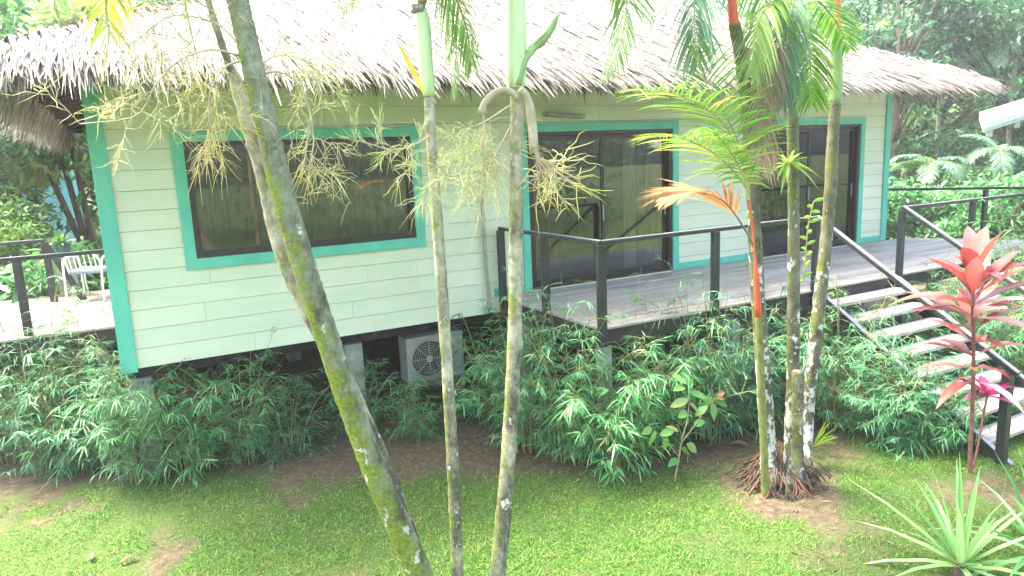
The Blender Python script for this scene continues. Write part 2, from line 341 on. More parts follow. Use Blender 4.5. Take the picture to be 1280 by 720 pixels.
def leaves(P, D, U, L, W, bend=0.2, prof=LEAF, fold=0.0):
    """N leaves at P along D with face normal about U -> V, F arrays; fold lifts the two edges into a V"""
    P, D = np.asarray(P, float), unit(D); N = len(P)
    Sd = unit(np.cross(D, U)); Nn = np.cross(Sd, D)
    L = np.broadcast_to(np.asarray(L, float), (N,)); W = np.broadcast_to(np.asarray(W, float), (N,)); bend = np.broadcast_to(np.asarray(bend, float), (N,))
    rows = []; cols = 3 if fold else 2
    for t, wv in prof:
        c = P+D*(L*t)[:, None]
        c = c-np.array([0, 0, 1.])*(bend*L*t*t)[:, None]
        e = Sd*(W*wv/2)[:, None]
        if fold: rows += [c-e+Nn*(W*wv*fold)[:, None], c, c+e+Nn*(W*wv*fold)[:, None]]
        else: rows += [c-e, c+e]
    V = np.stack(rows, 1); k = len(prof); F = []
    for i in range(k-1):
        for j in range(cols-1):
            F.append((i*cols+j, i*cols+j+1, (i+1)*cols+j+1, (i+1)*cols+j))
    F = np.array(F); Fa = (F[None]+(np.arange(N)*k*cols)[:, None, None]).reshape(-1, 4)
    return V.reshape(-1, 3), Fa
def empty(name, loc, rz=0):
    o = bpy.data.objects.new(name, None); C.objects.link(o); o.location = loc; o.rotation_euler.z = rz
    o.empty_display_size = .2; return o
def tag(o, label=None, cat=None, group=None, kind=None):
    if label: o['label'] = label
    if cat: o['category'] = cat
    if group: o['group'] = group
    if kind: o['kind'] = kind
    return o
def copy_tree(o, parent=None):
    c = o.copy(); C.objects.link(c)
    if parent: c.parent = parent
    for ch in list(o.children): copy_tree(ch, c)
    return c
GZ = -3.3

# ------------------------------------------------------------------ ground
def build_ground():
    xs = np.concatenate([np.linspace(-150, -8, 12), np.linspace(-6, 16, 90), np.linspace(20, 180, 14)])
    ys = np.concatenate([np.linspace(-120, -4, 10), np.linspace(-2, 14, 70), np.linspace(18, 200, 14)])
    X, Y = np.meshgrid(xs, ys, indexing='ij')
    near = np.exp(-((X-4)/14)**2-((Y-5)/12)**2)
    Z = GZ+(fbm(X*.8+30, Y*.8+40, 11)-.5)*.07*near
    V = np.stack([X, Y, Z], -1).reshape(-1, 3); ny = len(ys)
    i, j = np.meshgrid(np.arange(len(xs)-1), np.arange(ny-1), indexing='ij'); a = (i*ny+j).ravel()
    F = np.stack([a, a+ny, a+ny+1, a+1], 1)
    o = MB().addq(V, F).build('ground', M['ground'], smooth=True)
    at_ = o.data.attributes.new('grass', 'FLOAT', 'POINT'); at_.data.foreach_set('value', grass_amount(V[:, 0], V[:, 1]))
    tag(o, kind='structure')
    # lawn blades where the picture looks
    N = 760000
    x = rng.uniform(-2.5, 9, N); y = rng.uniform(2.0, 8.6, N)
    keep = rng.random(N) < grass_amount(x, y)**1.4*np.clip(1.15-.06*y, .5, 1)
    # only what lies in view, with a margin
    r_, u_, w_ = AX; P = np.stack([x, y, np.full(N, GZ)], 1)
    d = P@w_; px = 640+F_PX*(P@r_)/d; py = 360-F_PX*(P@u_)/d
    keep &= (d > .5) & (px > -160) & (px < 1440) & (py < 860)
    x, y = x[keep], y[keep]; n = len(x)
    z = GZ+(fbm(x*.8+30, y*.8+40, 11)-.5)*.07-.004
    th = rng.uniform(0, 2*math.pi, n); el = rng.uniform(.15, 1.25, n)
    D = np.stack([np.cos(th)*np.cos(el), np.sin(th)*np.cos(el), np.sin(el)], 1)
    U = np.stack([-np.cos(th)*np.sin(el), -np.sin(th)*np.sin(el), np.cos(el)], 1)
    tuft = fbm(x*3.1, y*3.1, 21)
    V, F = leaves(np.stack([x, y, z], 1), D, U, (.03+.055*rng.random(n)**1.5)*(.4+1.2*tuft), .0035+.0045*rng.random(n), .5, ((0, .8), (.55, 1), (1, .08)))
    g = MB().addq(V, F).build('lawn_grass', M['grass']); tag(g, 'short bright green lawn grass with worn brown patches', 'grass', kind='stuff')
    # wooded rise behind
    a = np.linspace(R(-75), R(85), 60); V = []; F = []
    for k, (d, h) in enumerate(((44, GZ), (52, 2), (64, 9), (80, 14), (110, 16))):
        hh = h+(fbm(a*6+k, a*0+k*3.3, 5)-.5)*(3 if k else 0)
        V.append(np.stack([5+d*np.sin(a+.35), 2+d*np.cos(a+.35), hh], 1))
    n = len(a); V = np.concatenate(V)
    for k in range(4):
        for i in range(n-1): F.append((k*n+i, k*n+i+1, (k+1)*n+i+1, (k+1)*n+i))
    tag(MB().add(V, F).build('hills', M['hill'], smooth=True), kind='structure')
build_ground()

# ------------------------------------------------------------------ the bungalow
XL, XR, YF, ZD, ZB, ZT = -0.17, 12.30, 8.31, -1.81, -2.03, 1.02
YB = 17.4
house = empty('bungalow', ((XL+XR)/2, YF, GZ))
HOFF = np.array([(XL+XR)/2, YF, GZ])
def hb(mb, name, mats, parent=house, **k):
    o = mb.build(name, mats, None, **k)
    # world coordinates -> house coordinates
    o.data.transform(Matrix.Translation(-HOFF)); o.parent = parent; return o
OPEN = [(0.66, 3.16, -0.93, 0.29), (4.77, 7.24, -1.80, 0.30), (9.02, 11.49, -1.80, 0.30)]   # x0 x1 z0 z1
def siding():
    mb = MB(); H = 0.205; z = ZB; row = 0
    zs = np.arange(ZB, ZT, H)
    for z0 in zs:
        z1 = min(z0+H, ZT)
        jj = [XL+rng.uniform(.8, 3.2)+3.6*k for k in range(4)]; jj = [j for j in jj if j < XR-.3]
        cuts = sorted({XL, XR, *jj, *[c for o in OPEN for c in o[:2]]})
        # board ends: a few butt joints
        for a, b in zip(cuts[:-1], cuts[1:]):
            parts = [(z0, z1)]; a0 = a; a = a+.003 if a in jj else a
            for (x0, x1, oz0, oz1) in OPEN:
                if a >= x0-1e-6 and b <= x1+1e-6:
                    new = []
                    for p0, p1 in parts:
                        if p0 < oz0: new.append((p0, min(p1, oz0)))
                        if p1 > oz1: new.append((max(p0, oz1), p1))
                    parts = [p for p in new if p[1]-p[0] > .004]
            for p0, p1 in parts:
                g = .005 if p0 == z0 else 0
                f = lambda zz: YF+.008*(zz-z0)/H            # lower edge stands proud
                w = rng.uniform(-.0015, .0015)
                mb.add([(a, f(p0)+w, p0+g), (b, f(p0)-w, p0+g), (b, f(p1), p1), (a, f(p1), p1),
                        (a, YF+.05, p0+g), (b, YF+.05, p0+g), (b, YF+.05, p1), (a, YF+.05, p1)],
                       [(0, 1, 2, 3), (4, 7, 6, 5), (0, 4, 5, 1), (3, 2, 6, 7), (0, 3, 7, 4), (1, 5, 6, 2)])
    return mb
hb(siding(), 'front_wall', M['siding'])
# structural shell: side and back walls, floor, ceiling
mb = MB(); mb.box(XL, XL+.1, YF+.05, YB, ZB, ZT); hb(mb, 'side_wall', M['siding'])
mb = MB(); mb.box(XR-.1, XR, YF+.05, YB, ZB, ZT); hb(mb, 'side_wall', M['siding'])
mb = MB(); mb.box(XL+.1, XR-.1, YB-.1, YB, ZB, ZT); hb(mb, 'back_wall', M['siding'])
mb = MB()
for a, b, z0, z1 in [(XL+.1, .60, ZB, ZT), (3.22, 4.71, ZB, ZT), (7.30, 8.96, ZB, ZT), (11.55, XR-.1, ZB, ZT), (.60, 3.22, ZB, -.99), (.6, 3.22, .35, ZT), (4.71, 7.30, .36, ZT), (8.96, 11.55, .36, ZT)]:
    mb.box(a, b, YF+.055, YF+.12, z0, z1)
hb(mb, 'inner_lining', M['inner'])
mb = MB(); mb.box(XL+.1, XR-.1, YF+.12, YB-.1, -1.9, -1.81); mb.box(XL+.1, XR-.1, YF+.12, YB-.1, ZT-.05, ZT); hb(mb, 'floor_slab', M['inner'])
mb = MB(); mb.box(4.0, 4.1, YF+.12, YB-.1, -1.8, ZT-.06); mb.box(8.1, 8.2, YF+.12, YB-.1, -1.8, ZT-.06); mb.box(XL+.11, XR-.11, 12.0, 12.1, -1.8, ZT-.06); hb(mb, 'partition_wall', M['inner'])
mb = MB()
mb.box(XL+.02, XR-.02, YF+.30, YF+.42, -2.20, ZB-.004); mb.box(XL+.02, XR-.02, YB-.3, YB-.15, -2.24, ZB-.004)
for x in np.arange(XL+.3, XR, .6): mb.box(x, x+.06, YF+.06, YB-.3, -2.10, -1.905)
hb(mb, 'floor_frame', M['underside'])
for x in (-0.02, 2.34, 4.7, 7.2, 9.7, 12.1):
    for y in (YF+.36, 12.4, 17.0):
        mb = MB(); mb.box(x-.11, x+.11, y-.11, y+.11, GZ-.1, -2.205); hb(mb, 'stilt', M['concrete'], bevel=.012)
# corner boards, frieze, base boards
mb = MB(); mb.box(XL-.02, XL+.135, YF-.028, YF+.048, ZB-.03, ZT); hb(mb, 'corner_board', M['teal'], bevel=.004)
mb = MB(); mb.box(XR-.12, XR+.02, YF-.028, YF+.048, ZB-.03, ZT); hb(mb, 'corner_board', M['teal'], bevel=.004)
mb = MB(); mb.box(XL+.137, XR-.122, YF-.024, YF+.046, .84, ZT); hb(mb, 'frieze_board', M['teal'], bevel=.004)
for a, b in ((4.20, 4.655), (7.357, 8.905), (11.612, XR-.122)):
    mb = MB(); mb.box(a, b, YF-.02, YF+.04, ZD+.005, ZD+.105); hb(mb, 'base_board', M['teal'], bevel=.004)
def wavy(x0, x1, y, z0, z1, amp=.035, wl=.13):
    n = max(8, int((x1-x0)/.012)); x = np.linspace(x0, x1, n)
    yy = y+amp*np.sin(x*2*math.pi/wl+1.3*np.sin(x*5))+amp*.3*np.sin(x*97)
    V = np.concatenate([np.stack([x, yy, np.full(n, z0)], 1), np.stack([x, yy, np.full(n, z1)], 1)])
    return MB().add(V, [(i, i+1, n+i+1, n+i) for i in range(n-1)])
def casing(x0, x1, z0, z1, w, parent, sill=True):
    mb = MB(); p = YF-.032; q = YF+.05
    mb.box(x0-w, x0, p, q, z0-(w if sill else 0), z1+w); mb.box(x1, x1+w, p, q, z0-(w if sill else 0), z1+w)
    mb.box(x0, x1, p-.002, q, z1, z1+w)
    if sill: mb.box(x0, x1, p-.002, q, z0-w, z0)
    return hb(mb, 'casing', M['teal'], parent, bevel=.004)
# the window
x0, x1, z0, z1 = OPEN[0]
win = hb(MB().box(x0, x0+.06, YF-.008, YF+.09, z0, z1).box(x1-.06, x1, YF-.008, YF+.09, z0, z1).box(x0+.06, x1-.06, YF-.006, YF+.09, z0, z0+.075).box(x0+.06, x1-.06, YF-.006, YF+.09, z1-.05, z1), 'window', M['brown'], bevel=.004)
casing(x0, x1, z0, z1, .115, win)
hb(MB().box(x0+.05, x1-.05, YF+.035, YF+.041, z0+.065, z1-.04), 'pane', M['glass'], win)
hb(wavy(1.78, 3.15, YF+.16, -1.3, .32), 'curtain', M['curtain'], win, smooth=True)
hb(wavy(0.60, 1.05, YF+.16, -1.3, .32), 'curtain', M['curtain'], win, smooth=True)
# sliding doors
def door(k, stiles, curtains):
    x0, x1, z0, z1 = OPEN[k]
    mb = MB(); mb.box(x0, x0+.055, YF-.008, YF+.1, z0, z1); mb.box(x1-.055, x1, YF-.008, YF+.1, z0, z1)
    mb.box(x0+.055, x1-.055, YF-.006, YF+.1, z1-.05, z1); mb.box(x0+.055, x1-.055, YF-.006, YF+.1, z0, z0+.03)
    d = hb(mb, 'sliding_door', M['brown'], bevel=.004)
    casing(x0, x1, z0, z1, .11, d, False)
    xs = [x0+.055]+stiles+[x1-.055]
    for i, (a, b) in enumerate(zip(xs[:-1], xs[1:])):
        y = YF+.03+(.035 if i % 2 else 0)
        a2 = a-(.03 if i else 0); b2 = b+(.03 if i < len(xs)-2 else 0); w = .055
        fr = MB(); fr.box(a2, a2+w, y, y+.03, z0+.032, z1-.052); fr.box(b2-w, b2, y, y+.03, z0+.032, z1-.052)
        fr.box(a2+w, b2-w, y+.001, y+.029, z0+.032, z0+.12); fr.box(a2+w, b2-w, y+.001, y+.029, z1-.11, z1-.052)
        leaf = hb(fr, 'door_leaf', M['brown'], d, bevel=.003)
        hb(MB().box(a2+w-.01, b2-w+.01, y+.012, y+.018, z0+.11, z1-.1), 'pane', M['glass'], leaf)
        hb(MB().box(b2-w+.015, b2-w+.035, y-.014, y+.002, -.95, -.72), 'handle', M['railtop'], leaf)
    for a, b, m in curtains: hb(wavy(a, b, YF+.17, -1.78, .3), 'curtain', M[m], d, smooth=True)
door(1, [6.0], [(4.7, 5.45, 'curtain'), (6.45, 6.68, 'curtain_pale'), (6.69, 7.3, 'curtain')])
door(2, [10.25], [(9.0, 9.7, 'curtain'), (10.5, 11.6, 'curtain')])
# small fittings of the front wall
hb(MB().tube(spline([at(607, 196, YF-.06), at(603, 250, YF-.05), at(607, 320, YF-.05), at(613, 388, YF-.05)], 20), .022, 8), 'drainpipe', M['concrete'], smooth=True)
a_ = at(682, 143, YF-.10); b_ = at(728, 146, YF-.10)
hb(MB().bar(a_, b_, .14, .05), 'wall_bracket', M['concrete'], bevel=.01)  # thin grey bracket above the door, not a lamp

# roof: hip, thatched in courses of loose palm leaf
EX0, EX1, EY0, EY1, EZ, PITCHR = -0.80, 13.05, 7.30, 18.5, 1.0, 0.45
HALF = (EY1-EY0)/2; RZ = EZ+HALF*PITCHR
rA, rB, rC, rD = (EX0, EY0, EZ), (EX1, EY0, EZ), (EX1, EY1, EZ), (EX0, EY1, EZ)
r0_, r1_ = (EX0+HALF, EY0+HALF, RZ), (EX1-HALF, EY0+HALF, RZ)
rbed = MB()
top = [rA, rB, rC, rD, r0_, r1_]; low = [(x, y, z-.10) for x, y, z in top]
rbed.add(top+low, [(0, 1, 5, 4), (1, 2, 5), (2, 3, 4, 5), (3, 0, 4), (6, 10, 11, 7), (7, 11, 8), (8, 11, 10, 9), (9, 10, 6), (0, 6, 7, 1), (1, 7, 8, 2), (2, 8, 9, 3), (3, 9, 6, 0)])
roof = hb(rbed, 'roof', M['thatchbase'])
def thatch():
    mb = MB(); sl = math.sqrt(1+PITCHR**2)
    def course(p, q, d, fl, n_rows, step, per_m, fringe, dz=0.0):
        """p->q eave line, d = plan direction up the slope"""
        p, q, d = (np.array(a, float) for a in (p, q, d)); L = np.linalg.norm(q-p); e = (q-p)/L
        dn = np.array([-d[0], -d[1], -PITCHR])/sl; nn = np.array([-d[0]*PITCHR, -d[1]*PITCHR, 1])/sl
        for k in range(n_rows):
            s = k*step; a, b = s, L-s
            if b-a < .1: break
            n = int((b-a)*per_m*.9); x = rng.uniform(a, b, n)
            clump = fbm(x*3+k*7.1, x*0+k*1.7, 31)
            P = p+e*x[:, None]+d*(s+rng.normal(0, .05, n))[:, None]
            P[:, 2] = EZ+(((P-p)@d))*PITCHR+.02+.05*rng.random(n)
            D = dn+e*rng.normal(0, .10, n)[:, None]+nn*(rng.normal(-.03, .05, n)+.12*(clump-.5))[:, None]
            V, F = leaves(P, D, nn+rng.normal(0, .35, (n, 3)), rng.uniform(.35, .80, n), rng.uniform(.008, .024, n), rng.uniform(-.03, .14, n), ((0, 1), (.5, .9), (.85, .6), (1, .15)))
            mb.addq(V, F)
        # hanging fringe
        for layer in range(4):
            n = int(L*per_m*fringe/3.2); x = rng.uniform(0, L, n); clump = fbm(x*2.2+layer*3, x*0+3.3, 41)
            P = p+e*x[:, None]+d*rng.uniform(-.05, .16, n)[:, None]; P[:, 2] = EZ+((P-p)@d)*PITCHR+rng.uniform(-.06, .05, n)+dz
            D = dn*1.0+e*(rng.normal(0, .10, n)+.18*(clump-.5))[:, None]+np.array([0, 0, -1.])*rng.uniform(.6, 2.0, n)[:, None]
            V, F = leaves(P, D, nn-np.array([d[0], d[1], 0])+rng.normal(0, .5, (n, 3)), fl*rng.uniform(.20, .42, n)*(.65+.7*clump)*(1+.25*(rng.random(n) < .06)), rng.uniform(.008, .026, n), rng.uniform(.05, .35, n), ((0, 1), (.4, 1), (.75, .8), (1, .3)))
            mb.addq(V, F)
    course(rA, rB, (0, 1, 0), .64, 40, .105, 170, 4.2)
    course(rB, rC, (-1, 0, 0), .8, 36, .13, 60, 2.4)
    course((EX0, EY1, EZ), rA, (1, 0, 0), .72, 36, .13, 60, 3.0, -.22)
    # ridges covered by cross-laid leaf
    for p, q in ((rA, r0_), (rB, r1_), (r0_, r1_)):
        p, q = np.array(p), np.array(q); n = int(np.linalg.norm(q-p)*150); t = rng.random(n)
        P = p+(q-p)*t[:, None]+np.array([0, 0, .06])+rng.normal(0, .02, (n, 3))
        e = unit(q-p); sdir = unit(np.cross(e, (0, 0, 1)))
        D = sdir*np.where(rng.random(n) < .5, 1, -1)[:, None]-np.array([0, 0, .45])+rng.normal(0, .15, (n, 3))-e*.5
        V, F = leaves(P, D, (0, 0, 1.), rng.uniform(.2, .45, n), rng.uniform(.02, .045, n), .15, STRAW); mb.addq(V, F)
    return mb
hb(thatch(), 'thatch', M['thatch'], roof)
def rafter(p, q): hb(MB().bar(p, q, .05, .08), 'rafter', M['soffit'], roof)
for y in np.arange(EY0+.4, EY1-.3, .8):               # rafters under the side overhangs
    k = min(y-EY0, EY1-y, .8)
    rafter((EX0+.06, y, EZ-.13), (EX0+k, y, EZ-.13+(k-.06)*PITCHR))
    if y < 11: rafter((EX1-.06, y, EZ-.13), (EX1-k, y, EZ-.13+(k-.06)*PITCHR))
for x in np.arange(EX0+.8, EX1-.8, 1.2): rafter((x, EY0+.06, EZ-.13), (x, EY0+.99, EZ-.13+.93*PITCHR))
mb = MB(); t_ = .012
V = [np.array(v) for v in low]
mb.add([V[0]-(0, 0, .004), V[1]-(0, 0, .004), V[2]-(0, 0, .004), V[3]-(0, 0, .004), V[4]-(0, 0, .004), V[5]-(0, 0, .004)], [(0, 4, 5, 1), (1, 5, 2), (2, 5, 4, 3), (3, 4, 0)])
hb(mb, 'soffit', M['soffit'], roof)
tag(house, 'cream clapboard bungalow on stilts with teal trim and grey thatched roof', 'bungalow')

# ------------------------------------------------------------------ decks, rails, stairs
YD, DX0 = 6.0, 4.26
def deck_at(name, boards, edge, posts, label):
    o = empty(name, (boards[0][0], boards[0][2], GZ)); off = Matrix.Translation(-Vector(o.location))
    def b(mb, n, m, **k):
        q = mb.build(n, m, None, **k); q.data.transform(off); q.parent = o; return q
    mb = MB()
    for (a, c, y) in boards:
        x = a
        while x < c-.05:
            L = min(rng.uniform(2.4, 4.2), c-x); L = L if c-x-L > .5 else c-x
            mb.box(x+.002, x+L-.002, y, y+.129, ZD-.028, ZD+rng.uniform(-.003, .003)); x += L
    b(mb, 'deck_boards', M['deck'], bevel=.003)
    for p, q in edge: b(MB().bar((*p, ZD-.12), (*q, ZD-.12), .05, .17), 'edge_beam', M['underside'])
    for (x, y) in posts: b(MB().box(x-.06, x+.06, y-.06, y+.06, GZ-.1, ZD-.03), 'deck_post', M['concrete'])
    tag(o, label, 'deck'); return o
def right_end(y): return 12.6+(8.6-y)*.62
ys_ = np.arange(YD, YF-.05, .142)
deck_at('deck', [(DX0, right_end(y) if y > 0 else 9, y) for y in ys_],
        [((DX0+.03, YD+.05), (right_end(YD)-.05, YD+.05)), ((DX0+.03, YD+.08), (DX0+.03, YF-.06))],
        [(x, y) for x in (4.4, 6.3, 8.3, 10.3, 12.3) for y in (YD+.15, 7.9)],
        'grey weathered board deck in front of the two sliding doors')
ysl = np.arange(9.75, 12.9, .142)
deck_at('deck', [(-4.5, XL-.03, y) for y in ysl], [((-4.5, 9.79), (XL-.05, 9.79)), ((-4.5, 12.9), (XL-.05, 12.9))],
        [(-.4, 9.9), (-2.2, 9.9), (-4, 9.9), (-.4, 12.7), (-2.2, 12.7)], 'grey side deck left of the bungalow behind the bamboo')
def railing(name, pts, posts, label, rail_z=.9, group='charcoal deck railings', zs=None, size=.095):
    """pts = plan polyline of the top rail; posts = plan points"""
    p0 = posts[0]; o = empty(name, (p0[0], p0[1], ZD)); off = Matrix.Translation(-Vector(o.location))
    def b(mb, n, m, **k):
        q = mb.build(n, m, None, **k); q.data.transform(off); q.parent = o; return q
    for (x, y) in posts:
        h = size/2; b(MB().box(x-h, x+h, y-h*.6, y+h*.6, ZD-.2, ZD+rail_z-.022), 'rail_post', M['charcoal'], bevel=.004)
    mb = MB()
    for p, q in zip(pts[:-1], pts[1:]): mb.bar((*p, ZD+rail_z), (*q, ZD+rail_z), .055, .04)
    b(mb, 'top_rail', [M['charcoal']], bevel=.004)
    mb = MB()
    for p, q in zip(pts[:-1], pts[1:]): mb.bar((*p, ZD+rail_z+.023), (*q, ZD+rail_z+.023), .045, .006)
    b(mb, 'rail_cap', M['railtop'])
    tag(o, label, 'railing', group); return o
railing('deck_railing', [(DX0+.02, YF-.08), (DX0+.02, YD), (7.55, YD)], [(DX0+.02, YF-.1), (DX0+.02, 7.12), (DX0+.02, YD), (5.86, YD), (7.55, YD)], 'dark metal railing round the near left corner of the front deck')
railing('deck_railing', [(9.25, YD), (right_end(YD)-.1, YD-.02)], [(9.25, YD), (10.9, YD), (12.6, YD), (right_end(YD)-.1, YD-.02)], 'dark metal railing running right from the head of the stairs')
railing('deck_railing', [(12.62, 8.55), (right_end(YD)-.02, 6.1)], [(12.62, 8.55), (13.45, 7.2), ], 'dark metal railing at the far right end of the front deck')
railing('deck_railing', [(-4.5, 9.85), (XL-.03, 9.85)], [(-1.1, 9.85), (-2.6, 9.85), (-4.2, 9.85)], 'dark metal railing along the near edge of the left side deck')
rl = railing('deck_railing', [(-4.5, 12.3), (-1.0, 12.3)], [(-1.0, 12.3), (-2.6, 12.3), (-4.2, 12.3)], 'dark metal railing at the far edge of the side deck ending in a slanted brace')
mb = MB(); mb.bar((0.02, 0, .82), (.42, -.1, -.1), .09, .05, up=(0, 1, 0)); mb.build('brace', M['charcoal'], rl)
# stairs
SX0, SX1, NST, RISE, RUN = 7.62, 9.2, 9, .1655, .268
st = empty('deck_stairs', (SX0, YD, GZ)); soff = Matrix.Translation(-Vector(st.location))
def sb(mb, n, m, parent=st, **k):
    q = mb.build(n, m, None, **k); q.data.transform(soff); q.parent = parent; return q
for k in range(1, NST):
    y = YD-RUN*k; z = ZD-RISE*k
    mb = MB(); mb.box(SX0+.03, SX1-.03, y, y+.135, z-.04, z+rng.uniform(-.002, .002)); mb.box(SX0+.03, SX1-.03, y+.142, y+.275, z-.04, z)
    sb(mb, 'tread', M['deck'], bevel=.004)
sl_ = RISE/RUN; yb = YD-RUN*NST+.02
for x in (SX0, SX1):
    p, q = np.array((x, YD, ZD-.14)), np.array((x, yb, ZD-.14-sl_*(YD-yb)))
    s_ = sb(MB().bar(p, q, .05, .22), 'stringer', M['charcoal'], bevel=.004)
    sb(MB().bar(p+(0, 0, .133), q+(0, 0, .133), .06, .012), 'stringer_cap', M['railtop'], s_)
for x, xr in ((SX0, 7.55), (SX1, 9.27)):
    rz = lambda y: ZD+.9-sl_*(YD-y)*.96
    sb(MB().bar((xr, YD, rz(YD)), (xr, yb-.0, rz(yb)), .055, .045), 'handrail', M['charcoal'], bevel=.004)
    sb(MB().bar((xr, YD-.01, rz(YD)+.03), (xr, yb, rz(yb)+.03), .05, .012), 'handrail_cap', M['railtop'])
    sb(MB().box(xr-.05, xr+.05, yb+.05, yb+.13, GZ-.05, rz(yb+.09)-.03), 'newel_post', M['charcoal'], bevel=.004)
tag(st, 'open flight of grey wooden treads descending from the deck with dark handrails', 'stairs')

# ------------------------------------------------------------------ under and beside the house
ac = empty('air_conditioner', (3.40, 8.5, -2.86))
MB().box(-.40, .40, 0, .3, .02, .62).build('casing', M['ac'], ac, bevel=.015)
fan = MB(); n = 28; a = np.arange(n)*2*math.pi/n
fan.add([(-.1, -.004, .32)]+[(-.1+.235*math.cos(t), -.004, .32+.235*math.sin(t)) for t in a], [(0, 1+i, 1+(i+1) % n) for i in range(n)])
fg = fan.build('fan_opening', M['acdark'], ac)
for i in range(5):
    t = i*2*math.pi/5; MB().bar((-.1, -.008, .32), (-.1+.2*math.cos(t), -.008, .32+.2*math.sin(t)), .10, .006, up=(.4, 1, 0)).build('fan_blade', M['brown'], fg)
mb = MB()
for rr in np.linspace(.05, .235, 7): mb.tube([(-.1+rr*math.cos(t), -.02, .32+rr*math.sin(t)) for t in np.linspace(0, 2*math.pi, 29)], .0035, 4)
for i in range(8):
    t = i*math.pi/4; mb.bar((-.1, -.02, .32), (-.1+.235*math.cos(t), -.02, .32+.235*math.sin(t)), .006, .006, up=(0, 1, 0))
mb.build('grille', M['concrete'], ac)
MB().tube([(-.1, -.03, .32), (-.1, -.012, .32)], .045, 14).build('fan_hub', M['ac'], ac)
MB().box(.2, .37, -.006, .0, .1, .16).build('badge', M['cushion'], ac)
MB().box(-.44, .44, .02, .07, -.05, .015).box(-.44, .44, .23, .28, -.05, .015).box(-.40, -.34, .0, .3, -.45, -.052).box(.34, .40, 0, .3, -.45, -.052).build('stand', M['bark'], ac)
tag(ac, 'off-white air conditioner unit with round fan grille under the bungalow', 'air conditioner')
# white tubular garden chair on the side deck
ch = empty('garden_chair', (-.46, 12.2, ZD), R(160))
for s in (-1, 1):
    MB().tube(spline([(s*.27, -.28, 0), (s*.27, -.27, .35), (s*.27, -.2, .60), (s*.27, .1, .64), (s*.26, .28, .60), (s*.25, .34, .3), (s*.25, .36, 0)], 30), .014, 8).build('arm', M['whitemetal'], ch, True)
    MB().tube([(s*.2, -.22, .42), (s*.22, -.25, .2), (s*.22, -.3, 0)], .012, 8).build('leg', M['whitemetal'], ch, True)
MB().tube(spline([(-.22, .22, .42), (-.22, .30, .62), (-.12, .33, .72), (.12, .33, .72), (.22, .30, .62), (.22, .22, .42)], 30), .014, 8).build('back_frame', M['whitemetal'], ch, True)
mb = MB()
for x in np.linspace(-.17, .17, 6): mb.tube([(x, .24, .44), (x, .325, .70)], .007, 6)
mb.build('back_rods', M['whitemetal'], ch)
MB().box(-.24, .24, -.25, .24, .40, .455).build('cushion', M['cushion'], ch, bevel=.02)
tag(ch, 'white tubular metal armchair with grey cushion on the side deck', 'chair')
# planter by the side deck's far rail
p_ = at(79, 310, 12.9)
pt = empty('flower_pot', p_)
prof = [(.085, -.14), (.11, 0), (.125, .07), (.135, .075), (.135, .10), (.115, .10), (.11, .06)]
V = []; n = 20
for rr, z in prof: V += [(rr*math.cos(i*2*math.pi/n), rr*math.sin(i*2*math.pi/n), z) for i in range(n)]
F = [(k*n+i, k*n+(i+1) % n, (k+1)*n+(i+1) % n, (k+1)*n+i) for k in range(len(prof)-1) for i in range(n)]+[tuple(range(n))[::-1]]
MB().add(V, F).build('pot', M['pot'], pt, True)
n = 60; th = rng.uniform(0, 6.28, n); el = rng.uniform(.3, 1.4, n); D = np.stack([np.cos(th)*np.cos(el), np.sin(th)*np.cos(el), np.sin(el)], 1)
V, F = leaves(np.tile((0, 0, .07), (n, 1)), D, (0, 0, 1.), rng.uniform(.15, .35, n), .03, .4)
MB().addq(V, F).build('leaves', M['tree3'], pt)
MB().box(-.13, .13, -.13, .13, -2.2-0, -.142).build('pillar', M['concrete'], pt)
tag(pt, 'dark green potted plant behind the side deck railing', 'potted plant')
# turquoise building beyond
tb = empty('turquoise_house', (-4.0, 25, GZ))
MB().box(-8, 2.9, 0, 6, 0, 4.0).build('wall', M['turq'], tb)
MB().box(-8.5, 3.4, -.8, 6.6, 4.0, 4.12).build('roof', M['thatchbase'], tb)
MB().box(2.0, 2.16, -.03, 0, .2, 3.6).build('trim', M['white'], tb)
tag(tb, 'turquoise building seen far left behind slanting stems', 'house')
# white roof edge at the right: a neighbouring pavilion's corner
p0, p1 = at(1230, 154, 5.2), at(1300, 132, 5.2)
nb = empty('pavilion_roof', p0); d = unit(p1-p0)
q1 = d*2.6; back = np.array((2.6, 1.5, .22))
mbv = [np.zeros(3), q1, q1+back, back]
mb = MB(); mb.add([v for v in mbv]+[v-(0, 0, .12) for v in mbv], [(0, 1, 2, 3), (7, 6, 5, 4), (0, 4, 5, 1), (1, 5, 6, 2), (2, 6, 7, 3), (3, 7, 4, 0)])
mb.build('roof_slab', M['white'], nb, bevel=.008)
gut = MB(); gut.bar(np.array((0, 0, -.035))-back*.012, q1+np.array((0, 0, -.035))-back*.012, .05, .075); gut.build('gutter', M['white'], nb, bevel=.01)
for t in (.06, .3, .54, .78): MB().bar(q1*t+back*.03-(0, 0, .16), q1*t+back*.97-(0, 0, .16), .06, .08).build('rafter', M['white'], nb)
e1 = q1*.95+back*.1; e2 = q1*.97+back*.8
for e in (e1, e2): MB().box(e[0]-.05, e[0]+.05, e[1]-.05, e[1]+.05, GZ-p0[2], e[2]-.122).build('post', M['white'], nb)
tag(nb, 'white roof edge of a neighbouring pavilion at the right', 'roof')

